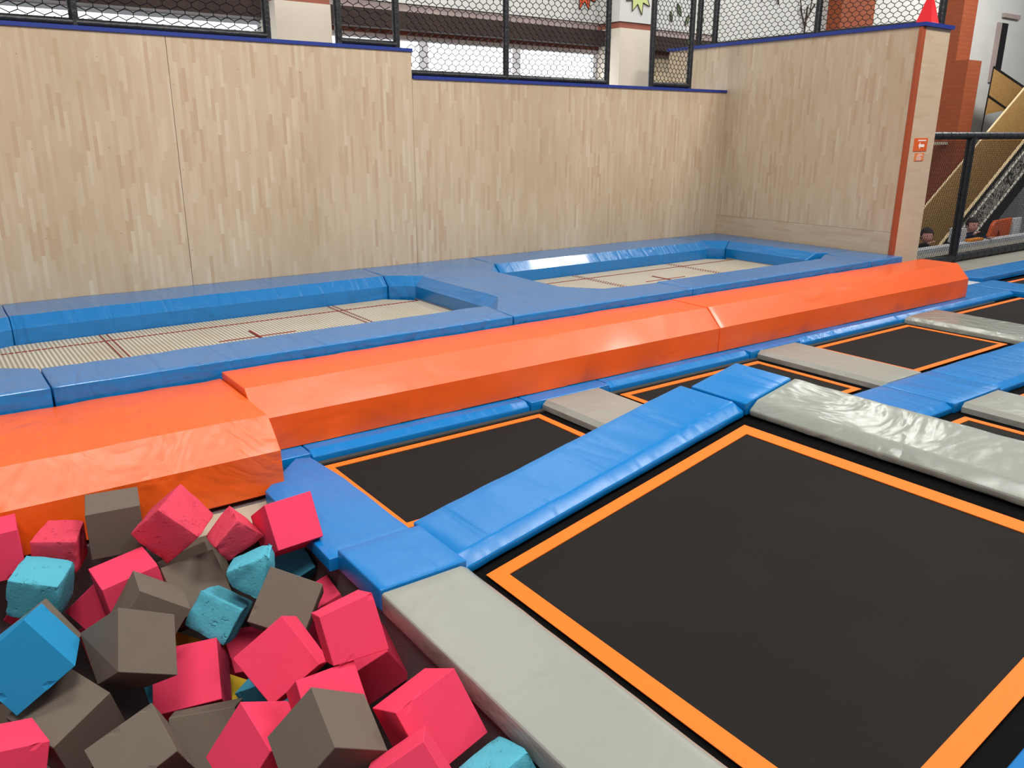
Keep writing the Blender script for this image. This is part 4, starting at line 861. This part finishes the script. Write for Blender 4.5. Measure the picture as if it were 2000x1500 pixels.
def foam_cube(key, colr, flat):
    V = [Vector(flat[i*3:i*3+3]) for i in range(8)]; c = sum(V, Vector())/8
    bm = bmesh.new(); vs = [bm.verts.new(v-c) for v in V]
    for f in FACES: bm.faces.new([vs[i] for i in f])
    bmesh.ops.recalc_face_normals(bm, faces=bm.faces)
    worn = colr.endswith('r'); rnd = random.Random(key+str(round(c.x, 2)))
    if worn:
        bmesh.ops.bevel(bm, geom=list(bm.edges), offset=.0045, segments=2, profile=.5, affect='EDGES')
        bmesh.ops.triangulate(bm, faces=bm.faces)
        for _ in range(3): bmesh.ops.subdivide_edges(bm, edges=[e for e in bm.edges if e.calc_length() > .014], cuts=1, use_grid_fill=False); bmesh.ops.triangulate(bm, faces=[f for f in bm.faces if len(f.verts) > 3])
        bm.normal_update(); off = Vector((rnd.random()*9, 0, 0))
        R = .5*(V[7]-V[0]).length
        for v in bm.verts:
            w = v.co + off; ed = max(0, (v.co.length/R - .66)/.34)
            d = -ed*ed*.015*max(0, noise.noise(w*18)+.35) - .012*max(0, noise.noise(w*26)-.35)*1.5 + .0015*noise.noise(w*70)
            v.co += v.normal*d
        sm = 60
    else:
        bmesh.ops.bevel(bm, geom=list(bm.edges), offset=.0016, segments=1, profile=.5, affect='EDGES'); sm = None
        if len(key) > 1 and rnd.random() < .8:
            # small nicks knocked out of the edges
            big = [f for f in bm.faces if f.calc_area() > .005]
            bmesh.ops.subdivide_edges(bm, edges=[e for e in bm.edges if e.calc_length() > .08], cuts=9, use_grid_fill=True)
            es = [v for v in bm.verts if sum(1 for f in v.link_faces) >= 2 and max((e.calc_face_angle(0) for e in v.link_edges if len(e.link_faces) == 2), default=0) > .5]
            rnd.shuffle(es)
            for v in es[:5]: v.co *= 1 - rnd.uniform(.02, .06)
    o = finish('foam_cube', bm, FM[colr], None, c, smooth=sm)
    return o
for i, (key, colr, flat) in enumerate(CUBES):
    o = foam_cube(key, colr, flat)
    if key in LAB: tag(o, LAB[key], 'foam cube', 'foam cubes in the pit')
    else: tag(o, '%s foam cube buried under the top layer of the pit' % {'pink': 'pink', 'grey': 'grey', 'cyan': 'cyan'}[colr], 'foam cube', 'buried %s foam cubes' % colr)

# ------------------------------------------------------------------ beyond the railing: low wall, children, staircase
lw = pad('low_padded_wall', M['padwhite'], rect(10.2, 15.25, 6.0, 6.14), -1.2, .015, 'long low white padded wall behind the railing with children leaning on it', 'wall', None, amp=.006, step=.25, seed=60)
bl = pad('white_block', M['padwhite'], rect(13.08, 13.32, 6.24, 6.40), -1.2, .19, 'white padded block beside the child in navy', 'block', None, amp=.004, step=.2, seed=61)
am = pad('amber_cushion', M['amber'], rect(13.03, 13.42, 6.02, 6.12), .017, .055, 'small bright amber cushion lying on the low white wall', 'cushion', None, amp=.003, step=.1, seed=62)
ja = prism('foam_arch', M['sign_orange'], [(14.06, -.35), (14.42, -.35), (14.44, -.02), (14.52, .10), (14.60, -.02), (14.66, -.35), (14.90, -.35), (14.95, .255), (14.38, .235), (14.30, .16)], 'y', 6.30, 6.36, bevel=.012)
tag(ja, 'orange foam arch standing behind the low white wall', 'foam shape')
tag(pad('white_cushion', M['padwhite'], rect(15.02, 15.30, 6.30, 6.36), -1.2, .24, 'white padded block at the right edge beside the orange arch', 'block', None, amp=.004, step=.2, seed=63))

st = empty('staircase', (14.0, 7.4, -1.2)); tag(st, 'chipboard staircase climbing to the right behind the railing', 'staircase')
so = Vector(st.location)
def stp(name, mat, pts, y0, y1):
    o = prism(name, mat, pts, 'y', y0, y1); o.location = Vector(o.location) - so; o.parent = st; return o
def band(x0, z0, sl, x1, down, nm, mat, y0, y1, edge=True):
    stp(nm, mat, [(x0, z0-down), (x1, z0+sl*(x1-x0)-down), (x1, z0+sl*(x1-x0)), (x0, z0)], y0, y1)
    if edge:
        stp('edge_strip', M['osb_edge'], [(x0, z0+.001), (x1, z0+sl*(x1-x0)+.001), (x1, z0+sl*(x1-x0)+.022), (x0, z0+.022)], y0, y1)
band(12.448, -.883, .690, 18.48, 1.9, 'stringer', M['osb'], 7.45, 7.48)
band(13.0, -.953, .695, 17.6, .10, 'stringer', M['black'], 6.97, 7.02)
band(13.0, -1.06, .695, 17.6, .62, 'mural_panel', M['mural'], 6.985, 7.01, False)
band(13.0, -1.69, .695, 17.6, .26, 'lower_stringer', M['black'], 6.97, 7.03, False)
for k in range(22):
    x = 13.35 + k*.25; z = -1.05 + .1735*k - .42
    if x > 18.6: break
    bm = bmesh.new(); bx(bm, x-so.x, x+.27-so.x, 7.03-so.y, 7.44-so.y, z-.03-so.z, z-so.z); finish('tread', bm, M['osb'], st)
    bm = bmesh.new(); bx(bm, x+.25-so.x, x+.268-so.x, 7.05-so.y, 7.43-so.y, z+.001-so.z, z+.140-so.z); finish('riser', bm, M['osb'], st)
bm = bmesh.new()
for k in range(46):
    x = 13.1 + k*.1; z = -1.14 + .695*(x-13.0)
    tube(bm, Vector((x, 6.96, z)) - so, Vector((x+.07, 6.96, z+.07*.695+.012)) - so, .019, 7)
finish('rope', bm, M['cable_white'], st, smooth=50)
bm = bmesh.new()
for k in range(46):
    x = 13.1 + k*.1; z = -1.58 + .695*(x-13.0)
    tube(bm, Vector((x, 6.96, z)) - so, Vector((x+.07, 6.96, z+.07*.695+.012)) - so, .019, 7)
finish('rope', bm, M['cable_white'], st, smooth=50)
lp = empty('landing_screen', (17.9, 8.1, 1.2)); tag(lp, 'chipboard screen with black rims at the top of the staircase', 'panel'); lo_ = Vector(lp.location)
def lpp(name, mat, pts, y0, y1):
    o = prism(name, mat, pts, 'y', y0, y1); o.location = Vector(o.location) - lo_; o.parent = lp; return o
yb = 7.944
lpp('board', M['osb'], [(16.86, 1.94), (17.50, 2.02), (18.3, 2.05), (18.3, 2.47), (16.93, 2.78), (16.90, 2.4)], yb, yb+.012)
for a, b_ in (((16.84, 1.40), (16.92, 2.80)), ((16.92, 2.80), (18.4, 2.46)), ((16.90, 2.28), (17.75, 2.06))):
    dx, dz = b_[0]-a[0], b_[1]-a[1]; L = math.hypot(dx, dz); nx, nz = -dz/L*.022, dx/L*.022
    lpp('rim', M['black'], [(a[0]-nx, a[1]-nz), (b_[0]-nx, b_[1]-nz), (b_[0]+nx, b_[1]+nz), (a[0]+nx, a[1]+nz)], yb-.003, yb-.0005)

# children leaning on the wall
def skin_body(name, mat, verts, edges, radii, root_i, parent, levels=2):
    me = bpy.data.meshes.new(name); me.from_pydata(verts, edges, []); me.materials.append(mat)
    o = bpy.data.objects.new(name, me); COL.objects.link(o); o.parent = parent
    md = o.modifiers.new('skin', 'SKIN'); md.use_smooth_shade = True
    for i, v in enumerate(me.skin_vertices[0].data):
        r = radii[i]; v.radius = (r, r) if not isinstance(r, tuple) else r; v.use_root = (i == root_i)
    s = o.modifiers.new('sub', 'SUBSURF'); s.levels = levels; s.render_levels = levels
    return o
def ellip(bm, c, r, seg=20, rings=14):
    ret = bmesh.ops.create_uvsphere(bm, u_segments=seg, v_segments=rings, radius=1.0)
    for v in ret['verts']: v.co = Vector((v.co.x*r[0] + c[0], v.co.y*r[1] + c[1], v.co.z*r[2] + c[2]))
    return ret['verts']
def child(loc, face_dir, cloth, label, lean, arm_l, arm_r):
    """loc = point below the neck base at the top of the low wall; built with the face towards -Y then turned"""
    r = empty('person', (loc[0], loc[1], -1.2), (0, 0, face_dir)); tag(r, label, 'person')
    zz = loc[2] + 1.2; lx = lean
    V = [(0, .10, .72), (0, .08, .92), (lx*.4, .04, zz-.16), (lx*.8, .0, zz-.05), (lx, -.02, zz+.02), (lx*1.05, -.03, zz+.08)]
    E = [(0, 1), (1, 2), (2, 3), (3, 4), (4, 5)]; Rr = [(.13, .10), (.13, .10), (.15, .10), (.10, .08), .042, .042]
    # legs
    for sx in (-1, 1):
        k = len(V); V += [(sx*.08, .10, .66), (sx*.09, .07, .36), (sx*.09, .12, .06), (sx*.09, .02, .03)]; E += [(0, k), (k, k+1), (k+1, k+2), (k+2, k+3)]; Rr += [.075, .055, .042, .035]
    # arms: shoulder, elbow, wrist
    hands = []
    for sx, arm in ((-1, arm_l), (1, arm_r)):
        k = len(V); sh = (lx*.7+sx*.135, .0, zz-.07); V += [sh, arm[0], arm[1]]; E += [(3, k), (k, k+1), (k+1, k+2)]; Rr += [.052, .038, .028]; hands.append((Vector(arm[0]), Vector(arm[1])))
    skin_body('body', cloth, V, E, Rr, 0, r)
    hc = Vector((lx*1.1, -.04, zz+.155))
    bm = bmesh.new(); vs = ellip(bm, hc, (.078, .095, .108), 28, 22)
    for v in vs:
        q = v.co - hc
        if q.y < -.02:
            if abs(q.x) < .016 and -.035 < q.z < .012: v.co.y -= .016*(1-abs(q.x)/.016)      # nose
            if abs(abs(q.x)-.030) < .016 and abs(q.z-.012) < .012: v.co.y += .008              # eye sockets
        if q.z < -.05: v.co.x = hc.x + q.x*.88
    ellip(bm, hc + Vector((-.079, .005, -.008)), (.012, .018, .026), 10, 8); ellip(bm, hc + Vector((.079, .005, -.008)), (.012, .018, .026), 10, 8)
    tube(bm, hc + Vector((0, .03, -.13)), hc + Vector((0, .01, -.04)), .042, 14)
    head = finish('head', bm, M['skin'], r, smooth=80)
    for sx in (-1, 1): bm = bmesh.new(); ellip(bm, hc + Vector((sx*.030, -.082, .012)), (.011, .008, .007), 10, 8); finish('eye', bm, M['eye'], head)
    bm = bmesh.new(); ellip(bm, hc + Vector((0, -.088, -.052)), (.022, .008, .006), 10, 8); finish('mouth', bm, M['lips'], head)
    bm = bmesh.new(); vs = ellip(bm, hc + Vector((0, .014, .022)), (.090, .104, .110), 26, 20)
    kill = [v for v in bm.verts if (v.co-hc).z < .050 and (v.co-hc).y < -.035 or (v.co-hc).z < -.055]
    bmesh.ops.delete(bm, geom=kill, context='VERTS')
    for v in bm.verts: v.co += (v.co-hc).normalized()*.010*noise.noise(v.co*40)
    finish('hair', bm, M['hair'], r, smooth=80)
    for el, wr in hands:
        bm = bmesh.new(); d = (wr-el).normalized(); side = d.cross(Vector((0, 0, 1))).normalized()
        for v in ellip(bm, (0, 0, 0), (.032, .036, .014), 14, 10):
            c = v.co.copy(); v.co = wr + d*.030 + side*c.x + d*c.y + Vector((0, 0, 1))*c.z
        for k, (off, ln) in enumerate(((-.024, .046), (-.008, .054), (.008, .050), (.023, .040))):
            a = wr + d*.058 + side*off; b2 = a + d*ln*.55 + Vector((0, 0, .004)); c2 = b2 + d*ln*.45 - Vector((0, 0, .010))
            tube(bm, a, b2, .0085, 8, .008); tube(bm, b2, c2, .008, 8, .0065)
        a = wr + d*.015 + side*.028; tube(bm, a, a + d*.025 + side*.022, .010, 8, .008); tube(bm, a + d*.025 + side*.022, a + d*.045 + side*.024, .008, 8, .007)
        finish('hand', bm, M['skin'], r, smooth=60)
    return r
child((12.36, 6.32, -.03), math.radians(-38), M['cloth_black'], 'child in black leaning on the low white wall, head tilted to the left',
      -.06, ((-.22, -.06, 1.16), (-.10, -.17, 1.232)), ((.20, -.02, 1.15), (.30, -.04, 1.232)))
child((13.62, 6.34, .05), math.radians(-30), M['cloth_navy'], 'child in navy top leaning on the low white wall beside the white block',
      0.0, ((-.18, -.10, 1.20), (-.08, -.20, 1.285)), ((.22, -.04, 1.20), (.20, -.20, 1.232)))
